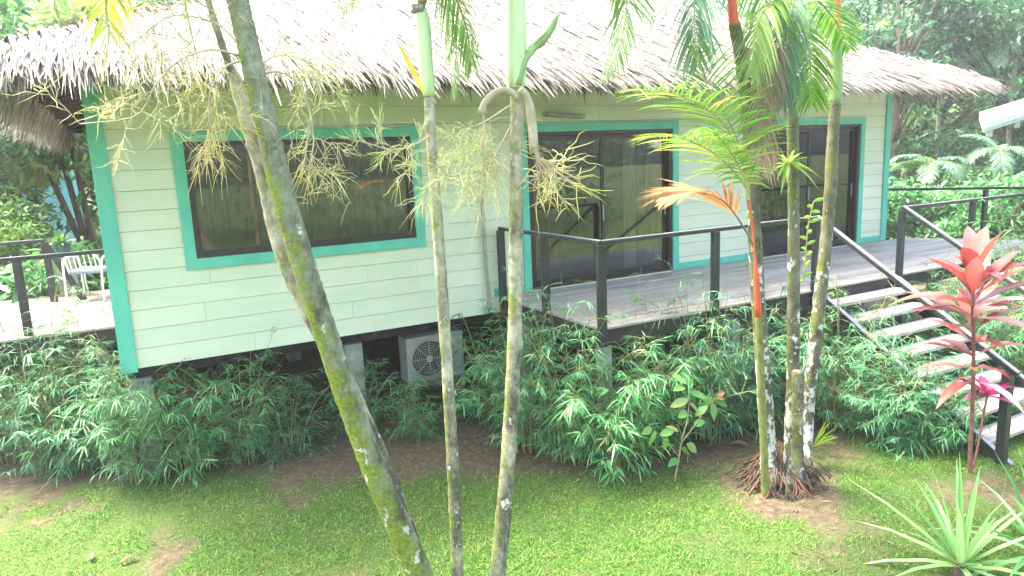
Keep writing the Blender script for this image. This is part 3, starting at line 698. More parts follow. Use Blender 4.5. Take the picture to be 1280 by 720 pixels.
# ------------------------------------------------------------------ vegetation builders
def rachis_curve(L, el, droop, n=24):
    """plan +x outward; returns n x 3"""
    t = np.linspace(0, 1, n); ang = el-droop*t**1.3
    dx, dz = np.cos(ang), np.sin(ang)
    P = np.stack([np.cumsum(dx), np.zeros(n), np.cumsum(dz)], 1)*L/n
    return P-P[0]
def frond_mesh(P, nl, ll, lw, hang=.5, bare=.15, vee=.35, rad=.012, gaps=.0, sweep=.75):
    """pinnate leaf along the point list P -> MB with leaflets (0) and stalk (1)"""
    mb = MB(); P = np.asarray(P, float); n = len(P)
    L = np.concatenate([[0], np.cumsum(np.linalg.norm(np.diff(P, axis=0), axis=1))]); L /= L[-1]
    tt = np.repeat(np.linspace(bare, .995, nl), 2); s = np.tile([1., -1.], nl)
    keep = rng.random(len(tt)) > gaps; tt, s = tt[keep], s[keep]
    base = np.stack([np.interp(tt, L, P[:, k]) for k in range(3)], 1)
    T = np.gradient(P, axis=0); tan = unit(np.stack([np.interp(tt, L, T[:, k]) for k in range(3)], 1))
    side = unit(np.cross(tan, (0.02, 0.01, 1.0))); up = np.cross(side, tan)
    sw = sweep*(.35+.9*tt)[:, None]
    D = side*s[:, None]+tan*sw+up*vee+rng.normal(0, .07, (len(tt), 3))
    ln = ll*np.clip(np.sin(np.pi*np.clip(tt*.86+.12, 0, 1))**.6, .25, 1)*rng.uniform(.85, 1.1, len(tt))
    V, F = leaves(base, D, up+side*s[:, None]*.2, ln, lw*rng.uniform(.8, 1.15, len(tt)), hang*rng.uniform(.7, 1.3, len(tt)), ((0, .4), (.25, 1), (.6, .85), (.85, .45), (1, .05)))
    mb.addq(V, F, 0)
    mb.tube(P, np.linspace(rad, rad*.25, n), 6, 1)
    return mb
def part_at(mb, name, mats, root, **k):
    q = mb.build(name, mats, None, **k); q.data.transform(Matrix.Translation(-Vector(root.location))); q.parent = root; return q
def add_frond(root, P, mats, **k):
    return part_at(frond_mesh(spline(P, 26), **k), 'frond', mats, root)
def crown(root, c, n, L, mats, ll=.45, lw=.035, el=(.2, 1.2), droop=(1.2, 2.0), nl=42, az0=0, **k):
    for i in range(n):
        a = az0+i*2.399+rng.uniform(-.2, .2); P = rachis_curve(L*rng.uniform(.85, 1.1), rng.uniform(*el), rng.uniform(*droop))
        Q = np.stack([P[:, 0]*math.cos(a), P[:, 0]*math.sin(a), P[:, 2]], 1)+np.array(c)
        part_at(frond_mesh(Q, nl, ll, lw, **k), 'frond', mats, root)
def inflorescence(origin, path, n1, n2, L1, L2, r0, spread=1.0, hang=.3, seed=0):
    """curved stalk `path`, n1 side branches each with n2 rachillae"""
    g = np.random.default_rng(seed); mb = MB(); P = spline(path, 18); mb.tube(P, np.linspace(r0, r0*.5, 18), 7, 0)
    for i in range(n1):
        t = .35+.65*i/max(1, n1-1); b = P[min(17, int(t*17))]; tan = unit(P[min(17, int(t*17))]-P[max(0, int(t*17)-2)])
        d = unit(tan*g.uniform(.2, 1.0)+g.normal(0, .65*spread, 3)); l = L1*g.uniform(.6, 1.1)
        Q = np.array([b+d*l*s-np.array([0, 0, hang*l*s*s*g.uniform(.3, 1.2)]) for s in np.linspace(0, 1, 6)])
        mb.tube(Q, np.linspace(r0*.45, r0*.2, 6), 5, 0)
        for j in range(n2):
            f = g.uniform(.15, 1); k = f*5; i0 = min(4, int(k)); bb = Q[i0]+(Q[i0+1]-Q[i0])*(k-i0)
            dd = unit(d*g.uniform(.2, .9)+g.normal(0, .6*spread, 3)); ll = L2*g.uniform(.5, 1.15)
            mb.tube(np.array([bb+dd*ll*s-np.array([0, 0, hang*ll*s*s*g.uniform(.3, 1)])+dd[[1, 2, 0]]*ll*.05*math.sin(s*7+j) for s in (0, .35, .7, 1)]), (r0*.22, r0*.2, r0*.17, r0*.09), 4, 1)
    return mb
def trunk_mesh(path, radii, n=18, k=90, ring=.12, wob=.05, seed=1):
    """ringed palm stem"""
    g = np.random.default_rng(seed); P = spline(path, k)
    rr = np.interp(np.linspace(0, 1, k), np.linspace(0, 1, len(radii)), radii)
    s = np.concatenate([[0], np.cumsum(np.linalg.norm(np.diff(P, axis=0), axis=1))])
    ph = (s/ring+.25*np.sin(s*3+seed)) % 1
    rr = rr*(1+.06*np.exp(-((ph-.5)/.07)**2)-.03*np.exp(-((ph-.62)/.06)**2)+wob*.5*np.sin(s*7+seed)*np.sin(s*2.3))
    V, F = tube(P, rr, n); V = V.reshape(k, n, 3)
    V += (P[:, None]-V)*(g.normal(0, wob*.5, (k, n, 1)))
    return MB().add(V.reshape(-1, 3), F)
def stem_r(pts, widths):
    """stem radii from how wide the stem looks at each point"""
    return [float(wd/2/F_PX*(np.asarray(p)@AX[2])) for p, wd in zip(pts, widths)]
def px_path(pts, Y): return [at(x, y, Y) for x, y in pts]

# ---- palm with the leaning mossy trunk
YA = 4.85
bA = at(547, 765, z=GZ); YA = bA[1]
palmA = empty('palm_tree', bA)
pA = [bA-(0, 0, .1)]+px_path([(525, 720), (465, 580), (410, 425), (367, 290), (336, 170), (311, 60), (297, 0), (283, -70), (268, -170)], YA)
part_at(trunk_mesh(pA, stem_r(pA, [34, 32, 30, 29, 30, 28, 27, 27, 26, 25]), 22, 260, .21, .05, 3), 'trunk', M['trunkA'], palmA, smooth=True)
cA = np.array(pA[-1])
part_at(MB().tube(spline([cA-(0, 0, .05), cA+(-.04, 0, .3), cA+(-.09, 0, .7), cA+(-.12, 0, .95)], 10), np.linspace(.075, .045, 10), 16), 'crownshaft', M['shaft'], palmA, smooth=True)
cA2 = cA+(-.12, 0, .9)
crown(palmA, cA2, 4, 2.0, [M['frond_green'], M['rachis']], az0=1.0, el=(.6, 1.3), droop=(1.0, 1.6))
add_frond(palmA, [cA2, *px_path([(200, -170), (150, -90)], YA+.1), *px_path([(133, 0), (136, 45), (128, 92)], YA+.2)], [M['frond_yellow'], M['rachis']], nl=56, ll=.27, lw=.020, hang=.5, vee=.1)
add_frond(palmA, [cA2, *px_path([(190, -190), (90, -120)], YA-.1), *px_path([(64, -30), (74, 22)], YA)], [M['frond_green'], M['rachis']], nl=50, ll=.25, lw=.015, hang=.55, vee=.1)
add_frond(palmA, [cA2, *px_path([(245, -150), (225, -60), (232, 5), (246, 70)], YA+.35)], [M['frond_green'], M['rachis']], nl=40, ll=.2, lw=.014, hang=.8, vee=.05, gaps=.2)
def infl(root, pts, Y, n1, n2, L1, L2, r0, mat2, seed, **k):
    path = px_path(pts, Y) if not isinstance(Y, (list, tuple)) else [at(x, y, yy) for (x, y), yy in zip(pts, Y)]
    q = float(path[-1]@AX[2])/6.2
    return part_at(inflorescence(None, path, n1+3, n2+4, L1*q*1.2, L2*q*1.15, r0*q*.85, seed=seed, **k), 'flower_stalk', [M['peduncle'], mat2], root, smooth=True)
infl(palmA, [(300, 70), (265, 62), (225, 75), (195, 105), (170, 145), (100, 155)], [YA, YA-.05, YA-.1, YA-.1, YA-.05, YA], 11, 12, .42, .22, .013, M['flower_grey'], 5, hang=.35)
infl(palmA, [(305, 62), (270, 30), (215, 20), (165, 55)], [YA, YA+.1, YA+.15, YA+.2], 11, 11, .45, .25, .011, M['flower_grey'], 6, hang=.3)
infl(palmA, [(305, 75), (280, 85), (262, 120), (262, 165)], [YA, YA-.15, YA-.2, YA-.2], 12, 14, .32, .20, .012, M['flower'], 8, hang=.6)
infl(palmA, [(322, 95), (350, 90), (378, 112), (392, 170), (385, 215)], [YA, YA-.05, YA-.1, YA-.12, YA-.12], 13, 14, .34, .20, .012, M['flower_grey'], 9, hang=.55)
infl(palmA, [(318, 88), (345, 70), (380, 75), (400, 95)], [YA, YA+.1, YA+.1, YA+.1], 9, 10, .35, .22, .010, M['flower_green'], 10, hang=.45)
tag(palmA, 'thick leaning palm with mossy lichen-spotted trunk before the window', 'palm tree')

# ---- second, paler leaning stem behind it
bS = at(538, 735, z=GZ); palmS = empty('palm_tree', bS); YS = bS[1]
pS = [bS-(0, 0, .1), at(509, 665, YS)]+px_path([(478, 580), (424, 460), (376, 366), (350, 300), (334, 230), (318, 175), (300, 118), (284, 75), (263, 10), (245, -60)], YS)
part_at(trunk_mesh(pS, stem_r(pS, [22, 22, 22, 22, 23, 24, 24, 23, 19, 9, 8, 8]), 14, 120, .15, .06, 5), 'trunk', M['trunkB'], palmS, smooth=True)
crown(palmS, pS[-1], 3, 1.4, [M['frond_green'], M['rachis']], az0=.4, el=(.5, 1.3), droop=(1.0, 1.5))
tag(palmS, 'slim pale palm stem half hidden behind the thick leaning trunk', 'palm tree')

# ---- middle palm, slim
bB = at(575, 752, z=GZ); YBp = bB[1]; palmB = empty('palm_tree', bB)
pB = [bB-(0, 0, .1)]+px_path([(572, 720), (567, 600), (557, 430), (546, 270), (538, 160), (536, 118)], YBp)
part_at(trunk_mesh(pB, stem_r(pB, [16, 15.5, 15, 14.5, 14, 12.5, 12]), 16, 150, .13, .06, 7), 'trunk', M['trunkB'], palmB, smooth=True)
pBs = px_path([(536, 120), (533, 95), (531, 60), (529, 28), (527, 12)], YBp)
part_at(MB().tube(spline(pBs, 14), np.interp(np.linspace(0, 1, 14), [0, .15, .7, 1], stem_r([pBs[0]]*4, [14, 19, 18, 13])), 16), 'crownshaft', M['shaft'], palmB, smooth=True)
cB = np.array(pBs[-1]); g_ = MB()
for i in range(9):
    a = i*2.4; d = unit((math.cos(a), math.sin(a)*.8, rng.uniform(-.3, .8))); g_.tube([cB+(-.02, 0, .0), cB+d*.035+(-.02, 0, .0), cB+d*.055+(-.02, 0, 0)], (.022, .02, .006), 7)
part_at(g_, 'flower_bud', M['bud'], palmB, smooth=True)
crown(palmB, cB+(0, 0, .05), 3, 1.5, [M['frond_green'], M['rachis']], az0=2.0, el=(.9, 1.35), droop=(.9, 1.5))
add_frond(palmB, [cB, *px_path([(545, -40), (566, -10), (583, 35), (590, 82)], YBp-.15)], [M['frond_green'], M['rachis_brown']], nl=56, ll=.28, lw=.013, hang=.75, vee=.0)
add_frond(palmB, [cB, *px_path([(548, -30), (562, 5), (570, 60), (566, 118)], YBp+.1)], [M['frond_green'], M['rachis']], nl=46, ll=.18, lw=.012, hang=.9, vee=.0)
add_frond(palmB, [cB, *px_path([(505, -45), (470, -35), (430, 10)], YBp+.1)], [M['frond_green'], M['rachis']], nl=44, ll=.26, lw=.014, hang=.6, vee=.1)
V, F = leaves([at(530, 118, YBp-.07)], [at(498, 60, YBp-.15)-at(530, 118, YBp-.07)], (0, -1, .2), .34, .045, -.1, OVAL, .3)
part_at(MB().addq(V, F), 'leaf_sheath', M['frond_yellow'], palmB)
infl(palmB, [(540, 168), (520, 180), (490, 187), (450, 176)], [YBp, YBp-.1, YBp-.15, YBp-.15], 9, 7, .2, .16, .012, M['flower_green'], 12, spread=.7, hang=-.15)
tag(palmB, 'slimmest palm with pale trunk and short green crownshaft between two others', 'palm tree')

# ---- right of it, the stouter palm with the sprouting spathe
bC = at(618, 752, z=GZ); YC = bC[1]; palmC = empty('palm_tree', bC)
pC = [bC-(0, 0, .1)]+px_path([(622, 720), (634, 590), (643, 430), (645, 270), (646, 160), (646, 108)], YC)
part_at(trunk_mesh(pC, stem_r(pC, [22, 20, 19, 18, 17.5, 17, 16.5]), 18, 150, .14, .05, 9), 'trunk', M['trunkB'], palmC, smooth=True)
pCs = px_path([(646, 110), (646, 85), (646, 40), (645, -20), (644, -70)], YC)
part_at(MB().tube(spline(pCs, 14), np.interp(np.linspace(0, 1, 14), [0, .15, .7, 1], stem_r([pCs[0]]*4, [18, 24, 23, 18])), 18), 'crownshaft', M['shaft'], palmC, smooth=True)
crown(palmC, pCs[-1], 5, 1.8, [M['frond_green'], M['rachis']], az0=.9, el=(.7, 1.3), droop=(.9, 1.5))
part_at(MB().tube(spline(px_path([(648, 106), (655, 78), (668, 58), (684, 42), (699, 16)], YC-.05), 16), np.interp(np.linspace(0, 1, 16), [0, .3, .6, .85, 1], [.02, .026, .032, .03, .008]), 10), 'spathe', M['shaft_green'], palmC, smooth=True)
V, F = leaves([at(664, 62, YC-.06)], [at(690, 38, YC-.06)-at(664, 62, YC-.06)], (.4, -1, -.2), .2, .07, 0, OVAL, .3)
part_at(MB().addq(V, F), 'spathe_husk', M['bud'], palmC)
part_at(MB().tube(spline(px_path([(647, 122), (635, 113), (620, 115), (606, 128), (602, 142)], YC-.1), 12), np.interp(np.linspace(0, 1, 12), [0, .8, 1], [.022, .022, .028]), 9), 'old_flower_stalk', M['peduncle'], palmC, smooth=True)
part_at(MB().tube(spline(px_path([(650, 112), (658, 120), (664, 145), (668, 192)], YC-.12), 12), np.interp(np.linspace(0, 1, 12), [0, .5, 1], [.024, .03, .034]), 9), 'old_flower_stalk', M['peduncle'], palmC, smooth=True)
part_at(inflorescence(None, px_path([(668, 172), (671, 192), (682, 208), (700, 214)], YC-.12), 12, 5, .30, .22, .015, spread=1.1, hang=.12, seed=14), 'flower_stalk', [M['peduncle'], M['flower']], palmC, smooth=True)
part_at(inflorescence(None, px_path([(668, 180), (676, 212), (692, 238)], YC-.17), 10, 5, .27, .2, .014, spread=1.0, hang=.25, seed=15), 'flower_stalk', [M['peduncle'], M['flower']], palmC, smooth=True)
infl(palmC, [(604, 138), (604, 175), (592, 205), (560, 220), (522, 205)], YC-.1, 12, 13, .26, .2, .013, M['flower_green'], 16, spread=1.0, hang=.35)
infl(palmC, [(640, 130), (610, 150), (582, 165), (560, 195)], YC+.12, 11, 13, .27, .22, .010, M['flower_green'], 17, spread=1.1, hang=.45)
infl(palmC, [(642, 150), (622, 190), (598, 235)], YC+.05, 9, 11, .25, .22, .010, M['flower_grey'], 18, spread=1.1, hang=.45)
add_frond(palmC, [pCs[-1], *px_path([(700, -130), (760, -80), (783, -10), (776, 50), (757, 97)], YC-.1)], [M['frond_green'], M['rachis']], nl=64, ll=.34, lw=.018, hang=.45, vee=.12)
tag(palmC, 'straight palm with yellow flower sprays and a curved green spathe near its top', 'palm tree')

# ---- the clump of three stems at right
bD = at(978, 604, z=GZ); YDp = bD[1]; palmD = empty('clumping_palm', bD)
d1 = [at(962, 612, z=GZ)-(0, 0, .1)]+px_path([(960, 560), (955, 480), (948, 380), (942, 265), (936, 160), (927, 80), (918, 30)], YDp+.05)
d2 = [at(986, 612, z=GZ)-(0, 0, .1)]+px_path([(989, 560), (991, 480), (992, 380), (992, 265), (991, 160), (989, 90), (985, 20)], YDp-.05)
d3 = [at(1002, 606, z=GZ)-(0, 0, .1)]+px_path([(1007, 545), (1013, 480), (1024, 380), (1036, 265), (1042, 160), (1044, 128)], YDp+.12)
for k, (p, rads) in enumerate(((d1, stem_r(d1, [22, 20, 18, 17, 16, 16, 15, 15])), (d2, stem_r(d2, [20, 18, 16, 15, 14, 14, 13, 12])), (d3, stem_r(d3, [18, 17, 15, 15, 15, 14, 14])))):
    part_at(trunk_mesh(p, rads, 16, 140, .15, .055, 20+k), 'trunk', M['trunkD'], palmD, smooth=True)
part_at(MB().tube(spline(px_path([(1044, 130), (1045, 110), (1046, 60), (1047, 42)], YDp+.12), 10), stem_r([d3[-1]]*10, [14, 16, 16, 16, 15, 15, 14, 14, 13, 12]), 14), 'leaf_sheath', M['shaft_green'], palmD, smooth=True)
part_at(MB().tube(spline(px_path([(1047, 44), (1047, 20), (1047, -20), (1047, -60)], YDp+.12), 8), np.linspace(.038, .026, 8), 12), 'red_sheath', M['shaft_red'], palmD, smooth=True)
part_at(MB().tube(spline(px_path([(918, 34), (916, 15), (913, -20), (910, -60)], YDp+.05), 8), np.linspace(.045, .032, 8), 12), 'red_sheath', M['shaft_red'], palmD, smooth=True)
part_at(MB().tube(spline(px_path([(948, 396), (946, 360), (944, 325), (941, 290), (934, 215)], YDp-.10), 12), np.interp(np.linspace(0, 1, 12), [0, .35, .5, 1], [.030, .026, .010, .006]), 10), 'red_sheath', M['shaft_red'], palmD, smooth=True)
LIME = [M['frond_lime'], M['rachis']]; GRN = [M['frond_green'], M['rachis']]; BLU = [M['frond_blue'], M['rachis']]
Yd_ = YDp
add_frond(palmD, px_path([(936, 232), (925, 195), (905, 155), (872, 130), (838, 116), (800, 112)], Yd_-.1), LIME, nl=30, ll=.68, lw=.017, hang=.25, vee=.25)
add_frond(palmD, px_path([(934, 215), (915, 160), (885, 110), (870, 60)], Yd_+.05), LIME, nl=28, ll=.66, lw=.017, hang=.25, vee=.3)
add_frond(palmD, px_path([(937, 240), (918, 215), (890, 190), (850, 172), (815, 170)], Yd_-.25), LIME, nl=28, ll=.58, lw=.016, hang=.3, vee=.2)
add_frond(palmD, px_path([(936, 250), (930, 222), (905, 178), (880, 160), (868, 165)], Yd_-.4), LIME, nl=30, ll=.34, lw=.022, hang=.5, vee=.1)
add_frond(palmD, px_path([(941, 305), (930, 285), (905, 252), (870, 240), (830, 246)], Yd_-.2), [M['frond_dead'], M['rachis_brown']], nl=44, ll=.58, lw=.024, hang=.22, vee=.05, bare=.28, sweep=2.2)
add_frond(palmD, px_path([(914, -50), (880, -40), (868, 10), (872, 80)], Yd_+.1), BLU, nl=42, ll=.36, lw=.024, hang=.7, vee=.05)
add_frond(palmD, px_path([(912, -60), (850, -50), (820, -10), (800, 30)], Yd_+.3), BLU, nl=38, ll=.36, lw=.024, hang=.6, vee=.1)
add_frond(palmD, px_path([(916, -40), (940, -30), (968, 30), (972, 110)], Yd_-.1), GRN, nl=44, ll=.36, lw=.022, hang=.8, vee=.05)
add_frond(palmD, px_path([(988, 30), (975, 0), (950, 20), (938, 90)], Yd_-.2), GRN, nl=38, ll=.34, lw=.022, hang=.8, vee=.05)
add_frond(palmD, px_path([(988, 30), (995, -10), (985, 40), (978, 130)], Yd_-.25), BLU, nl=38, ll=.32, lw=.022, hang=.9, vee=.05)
add_frond(palmD, px_path([(987, 25), (1010, -5), (1040, 20), (1062, 60)], Yd_-.05), LIME, nl=40, ll=.34, lw=.022, hang=.45, vee=.15)
add_frond(palmD, px_path([(987, 25), (1000, 30), (1012, 70), (1015, 130)], Yd_-.3), LIME, nl=36, ll=.3, lw=.022, hang=.6, vee=.1)
add_frond(palmD, px_path([(987, 60), (970, 50), (955, 95), (952, 170)], Yd_-.12), [M['frond_brown'], M['rachis_brown']], nl=40, ll=.26, lw=.02, hang=1.3, vee=-.1)
add_frond(palmD, px_path([(930, 60), (945, 70), (952, 130), (952, 210)], Yd_-.14), [M['frond_brown'], M['rachis_brown']], nl=40, ll=.24, lw=.018, hang=1.4, vee=-.1)
add_frond(palmD, px_path([(1047, -50), (1090, -90), (1150, -70), (1190, -20)], Yd_+.2), GRN, nl=44, ll=.36, lw=.024, hang=.5, vee=.1)
crown(palmD, at(1047, -60, Yd_+.12), 4, 1.5, GRN, az0=1.0, el=(.9, 1.3), droop=(.9, 1.4))
crown(palmD, at(911, -60, Yd_+.05), 4, 1.6, GRN, az0=2.2, el=(.8, 1.3), droop=(.9, 1.5))
part_at(inflorescence(None, px_path([(1040, 85), (1024, 62), (1012, 66), (1004, 92)], Yd_+.05), 8, 7, .2, .18, .011, spread=.8, hang=.7, seed=33), 'flower_stalk', [M['rachis_brown'], M['peduncle']], palmD, smooth=True)
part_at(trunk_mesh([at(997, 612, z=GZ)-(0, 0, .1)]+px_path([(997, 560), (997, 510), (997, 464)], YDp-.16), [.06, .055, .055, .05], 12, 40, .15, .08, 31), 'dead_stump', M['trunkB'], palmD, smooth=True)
part_at(trunk_mesh([at(958, 618, z=GZ)-(0, 0, .1)]+px_path([(955, 560), (951, 470), (948, 394)], YDp-.10), [.04, .036, .034, .03], 12, 60, .12, .04, 32), 'slender_stem', M['olive'], palmD, smooth=True)
mb = MB(); n = 420
for i in range(n):
    a = rng.uniform(0, 6.28); rr = .1+.38*rng.random()**1.3; c = bD+np.array((.03, .06, 0))+rng.normal(0, .035, 3)*(1, 1, 0); h = rng.uniform(.05, .36)*(1.15-rr*1.6); a2 = a+rng.normal(0, .35)
    mb.tube([c+(math.cos(a)*rr*.6, math.sin(a)*rr*.55, max(.06, h)+.05), c+(math.cos((a+a2)/2)*rr*.92, math.sin((a+a2)/2)*rr*.85, h*.5+rng.normal(0, .02)), c+(math.cos(a2)*rr*rng.uniform(.95, 1.25), math.sin(a2)*rr, -.03)], (.006, .008, .007), 5, int(rng.random() < .8 or math.cos(a) > -.2))
part_at(mb, 'roots', [M['roots'], M['rootdark']], palmD, smooth=True)
tag(palmD, 'clump of three lichen-spotted palm stems with red sheaths before the deck', 'palm tree')
# bird's-nest-like epiphyte and vine on the middle stem
def rosette(name, loc, n, L, W, mat, label, cat, el=(.2, 1.3), bend=.5, prof=STRAP, fold=.2, squash=1.0, parent=None):
    th = np.arange(n)*2.399+rng.uniform(-.3, .3, n); e = np.linspace(el[1], el[0], n)+rng.normal(0, .1, n)
    D = np.stack([np.cos(th)*np.cos(e), np.sin(th)*np.cos(e)*squash, np.sin(e)], 1)
    U = np.stack([-np.cos(th)*np.sin(e), -np.sin(th)*np.sin(e), np.cos(e)], 1)
    B = np.stack([np.cos(th), np.sin(th), np.zeros(n)], 1)*.015
    V, F = leaves(B, D, U, L*rng.uniform(.75, 1.1, n), W*rng.uniform(.8, 1.1, n), bend*rng.uniform(.5, 1.3, n), prof, fold)
    o = MB().addq(V, F).build(name, mat, parent); o.location = loc
    if label: tag(o, label, cat)
    return o
rosette('epiphyte', at(985, 205, Yd_-.14), 26, .26, .035, M['frond_lime'], 'yellow-green strap-leaved epiphyte growing on the middle stem of the palm clump', 'plant', (-.6, 1.2), .4)
vn = empty('climbing_plant', at(1003, 350, Yd_-.02)); P = spline(px_path([(1003, 352), (1007, 320), (1010, 285), (1017, 252)], Yd_-.02), 16)
part_at(MB().tube(P, .006, 6), 'stem', M['culm'], vn)
n = 16; sgn = np.where(np.arange(n) % 2, 1, -1)
V, F = leaves(P, np.stack([sgn*.8, rng.normal(-.2, .2, n), rng.uniform(.1, .8, n)], 1), (0, -1, .3), rng.uniform(.08, .14, n), .04, .2, OVAL, .2)
part_at(MB().addq(V, F), 'leaves', M['frond_lime'], vn); tag(vn, 'small yellow-green climber with oval leaves beside the middle palm stem', 'plant')

# ---- bamboo shrubs
def bamboo_meshes(H, spread, nculm, seed, leafL=.11, top_only=False, dens=1.0):
    g = np.random.default_rng(seed); cul = MB(); BP, BD = [], []
    for i in range(nculm):
        a = g.uniform(0, 6.28); b0 = np.array((math.cos(a), math.sin(a), 0))*g.uniform(0, .16); out = np.array((math.cos(a), math.sin(a), 0))
        h = H*g.uniform(.5, 1.08); lean = spread*g.uniform(.25, 1.0)
        P = np.array([b0+out*lean*t**1.9+np.array((0, 0, h*(t-.22*t**3*lean/spread))) for t in np.linspace(0, 1, 9)])
        cul.tube(P, np.linspace(.008, .002, 9), 5, 0)
        nb = int((16 if not top_only else 10)*dens)
        for t in g.uniform(.06 if not top_only else .4, 1, nb):
            k = t*8; i0 = min(7, int(k)); p = P[i0]+(P[i0+1]-P[i0])*(k-i0); aa = g.uniform(0, 6.28)
            d = unit(np.array((math.cos(aa), math.sin(aa), g.uniform(-.1, .7)))+out*.5); L = g.uniform(.1, .38)*(1.15-.5*t)
            Q = np.array([p, p+d*L*.55, p+d*L-np.array((0, 0, .10*L))]); cul.tube(Q, (.0025, .002, .0012), 3, 0)
            sd_ = unit(np.cross(d, (0, 0, 1)))
            if g.random() < .35:                              # a fan at the twig's tip
                m = g.integers(5, 9)
                for j in range(m):
                    BP.append(Q[2]); ang = (j-(m-1)/2)/m*2.4; BD.append(d*math.cos(ang)+sd_*math.sin(ang)+np.array((0, 0, g.uniform(-.5, .1))))
            else:                                             # leaves in two ranks along it
                m = g.integers(6, 12)
                for j in range(m):
                    f = .25+.75*j/(m-1); k2 = f*2; i2 = min(1, int(k2)); BP.append(Q[i2]+(Q[i2+1]-Q[i2])*(k2-i2))
                    ang = (1 if j % 2 else -1)*g.uniform(.35, 1.0); BD.append(d*math.cos(ang)+sd_*math.sin(ang)+np.array((0, 0, g.uniform(-.7, .05))))
    n = len(BP)
    V, F = leaves(np.array(BP), np.array(BD), np.array((0, 0, 1.))+g.normal(0, .35, (n, 3)), leafL*g.uniform(.4, 1.1, n), leafL*.070*g.uniform(.8, 1.3, n), g.uniform(.1, .5, n), LEAF)
    return cul, (V, F)
BAM = []
for k, (H, sp_, nc, seed, ll, to) in enumerate([(1.70, .9, 17, 1, .125, False), (1.45, 1.05, 17, 2, .175, False), (1.9, .8, 16, 3, .14, False), (1.05, .65, 13, 4, .15, False), (2.25, .6, 5, 5, .09, True)]):
    cul, (V, F) = bamboo_meshes(H, sp_, nc, seed, ll, to)
    root = empty('bamboo_shrub', (0, 0, -50))
    cul.build('culms', M['culm'], root); MB().addq(V, F).build('foliage', M['bambooY'] if to else M['bamboo'], root)
    BAM.append(root)
used = [False]*len(BAM)
def bamboo(kind, x, y, rz, sc, label):
    o = BAM[kind] if not used[kind] else copy_tree(BAM[kind]); used[kind] = True
    o.location = (x, y, GZ); o.rotation_euler.z = rz; o.scale = (sc, sc, sc)
    tag(o, label, 'bamboo', 'bamboo shrubs along the bungalow and deck'); return o
BL = [  # kind, photo pixel of the base, scale, label
 (0, (25, 575), 1.0, 'bamboo shrub at the left edge of the lawn'), (1, (105, 585), 1.0, 'arching bamboo shrub below the left corner of the bungalow'),
 (2, (175, 600), .85, 'low bamboo shrub reaching furthest onto the lawn at left'), (1, (235, 590), .95, 'wide bamboo shrub under the left end of the window'),
 (0, (310, 575), .85, 'bamboo shrub under the middle of the window'), (3, (365, 565), .95, 'small bamboo shrub left of the leaning trunk'),
 (2, (60, 545), 1.15, 'taller bamboo shrub in front of the side deck'), (0, (140, 520), 1.05, 'bamboo shrub half under the left corner of the bungalow'),
 (3, (455, 535), .9, 'small shaded bamboo right of the leaning trunk'), (3, (520, 545), .7, 'shaded bamboo in front of the air conditioner'),
 (1, (615, 525), .95, 'bamboo shrub between the slim palm and the straight palm'), (0, (660, 560), 1.0, 'bamboo shrub just right of the straight palm'),
 (2, (715, 575), 1.02, 'dense bamboo shrub under the deck corner post'), (1, (770, 585), 1.0, 'bamboo shrub in front of the deck left of the sapling'),
 (0, (830, 560), 1.02, 'bamboo shrub behind the sapling'), (2, (890, 550), 1.0, 'bamboo shrub below the second front deck post'),
 (1, (930, 535), 1.0, 'bamboo shrub just left of the palm clump'), (0, (1050, 535), 1.0, 'bamboo shrub right of the palm clump'),
 (3, (1120, 552), 1.1, 'dense bamboo shrub at the foot of the stairs'), (3, (1165, 560), 1.0, 'low bamboo beside the bottom of the stairs'),
 (1, (1020, 510), 1.1, 'bamboo shrub behind the palm clump under the deck edge'), (3, (1135, 555), .95, 'small bright bamboo between the stairs and the lawn'),
 (4, (775, 560), 1.0, 'tall thin bamboo rising above the deck edge near its corner'), (4, (700, 545), .9, 'tall thin bamboo beside the deck corner post'),
 (4, (870, 540), .95, 'tall thin bamboo before the door on the deck edge'), (4, (960, 525), 1.0, 'tall thin bamboo behind the left stem of the palm clump'),
 (4, (1050, 520), .95, 'tall thin bamboo before the right hand door')]
for i, (k, (x, y), sc, lab) in enumerate(BL):
    p = at(x, y, z=GZ); bamboo(k, p[0], p[1], i*1.93, sc*(1.12 if k < 3 else 1), lab)
for i, (k, x, y, sc, lab) in enumerate([(1, 9.9, 5.2, 1.25, 'bamboo shrub right of the stairs under the outer handrail'), (2, 10.8, 5.0, 1.3, 'tall bamboo shrub behind the red plant beyond the stairs'),
    (0, 11.8, 5.0, 1.35, 'bamboo shrub at the right edge beyond the stairs'), (1, 10.2, 4.2, 1.0, 'bamboo shrub beside the lower stairs on the far side'),
    (0, 12.9, 5.6, 1.6, 'high bamboo shrub below the right deck railing'), (2, -1.15, 9.3, 1.1, 'bamboo shrub against the side deck at the far left'), (4, -.75, 9.5, 1.0, 'tall thin bamboo before the side deck'),
    (1, -.4, 9.1, 1.1, 'bamboo shrub between the side deck and the bungalow corner'), (2, 13.9, 4.8, 1.6, 'high bamboo shrub at the far right of the picture'),
    (2, 9.65, 5.75, 1.0, 'bamboo shrub beside the right post at the head of the stairs')]):
    bamboo(k, x, y, i*2.7+1, sc, lab)

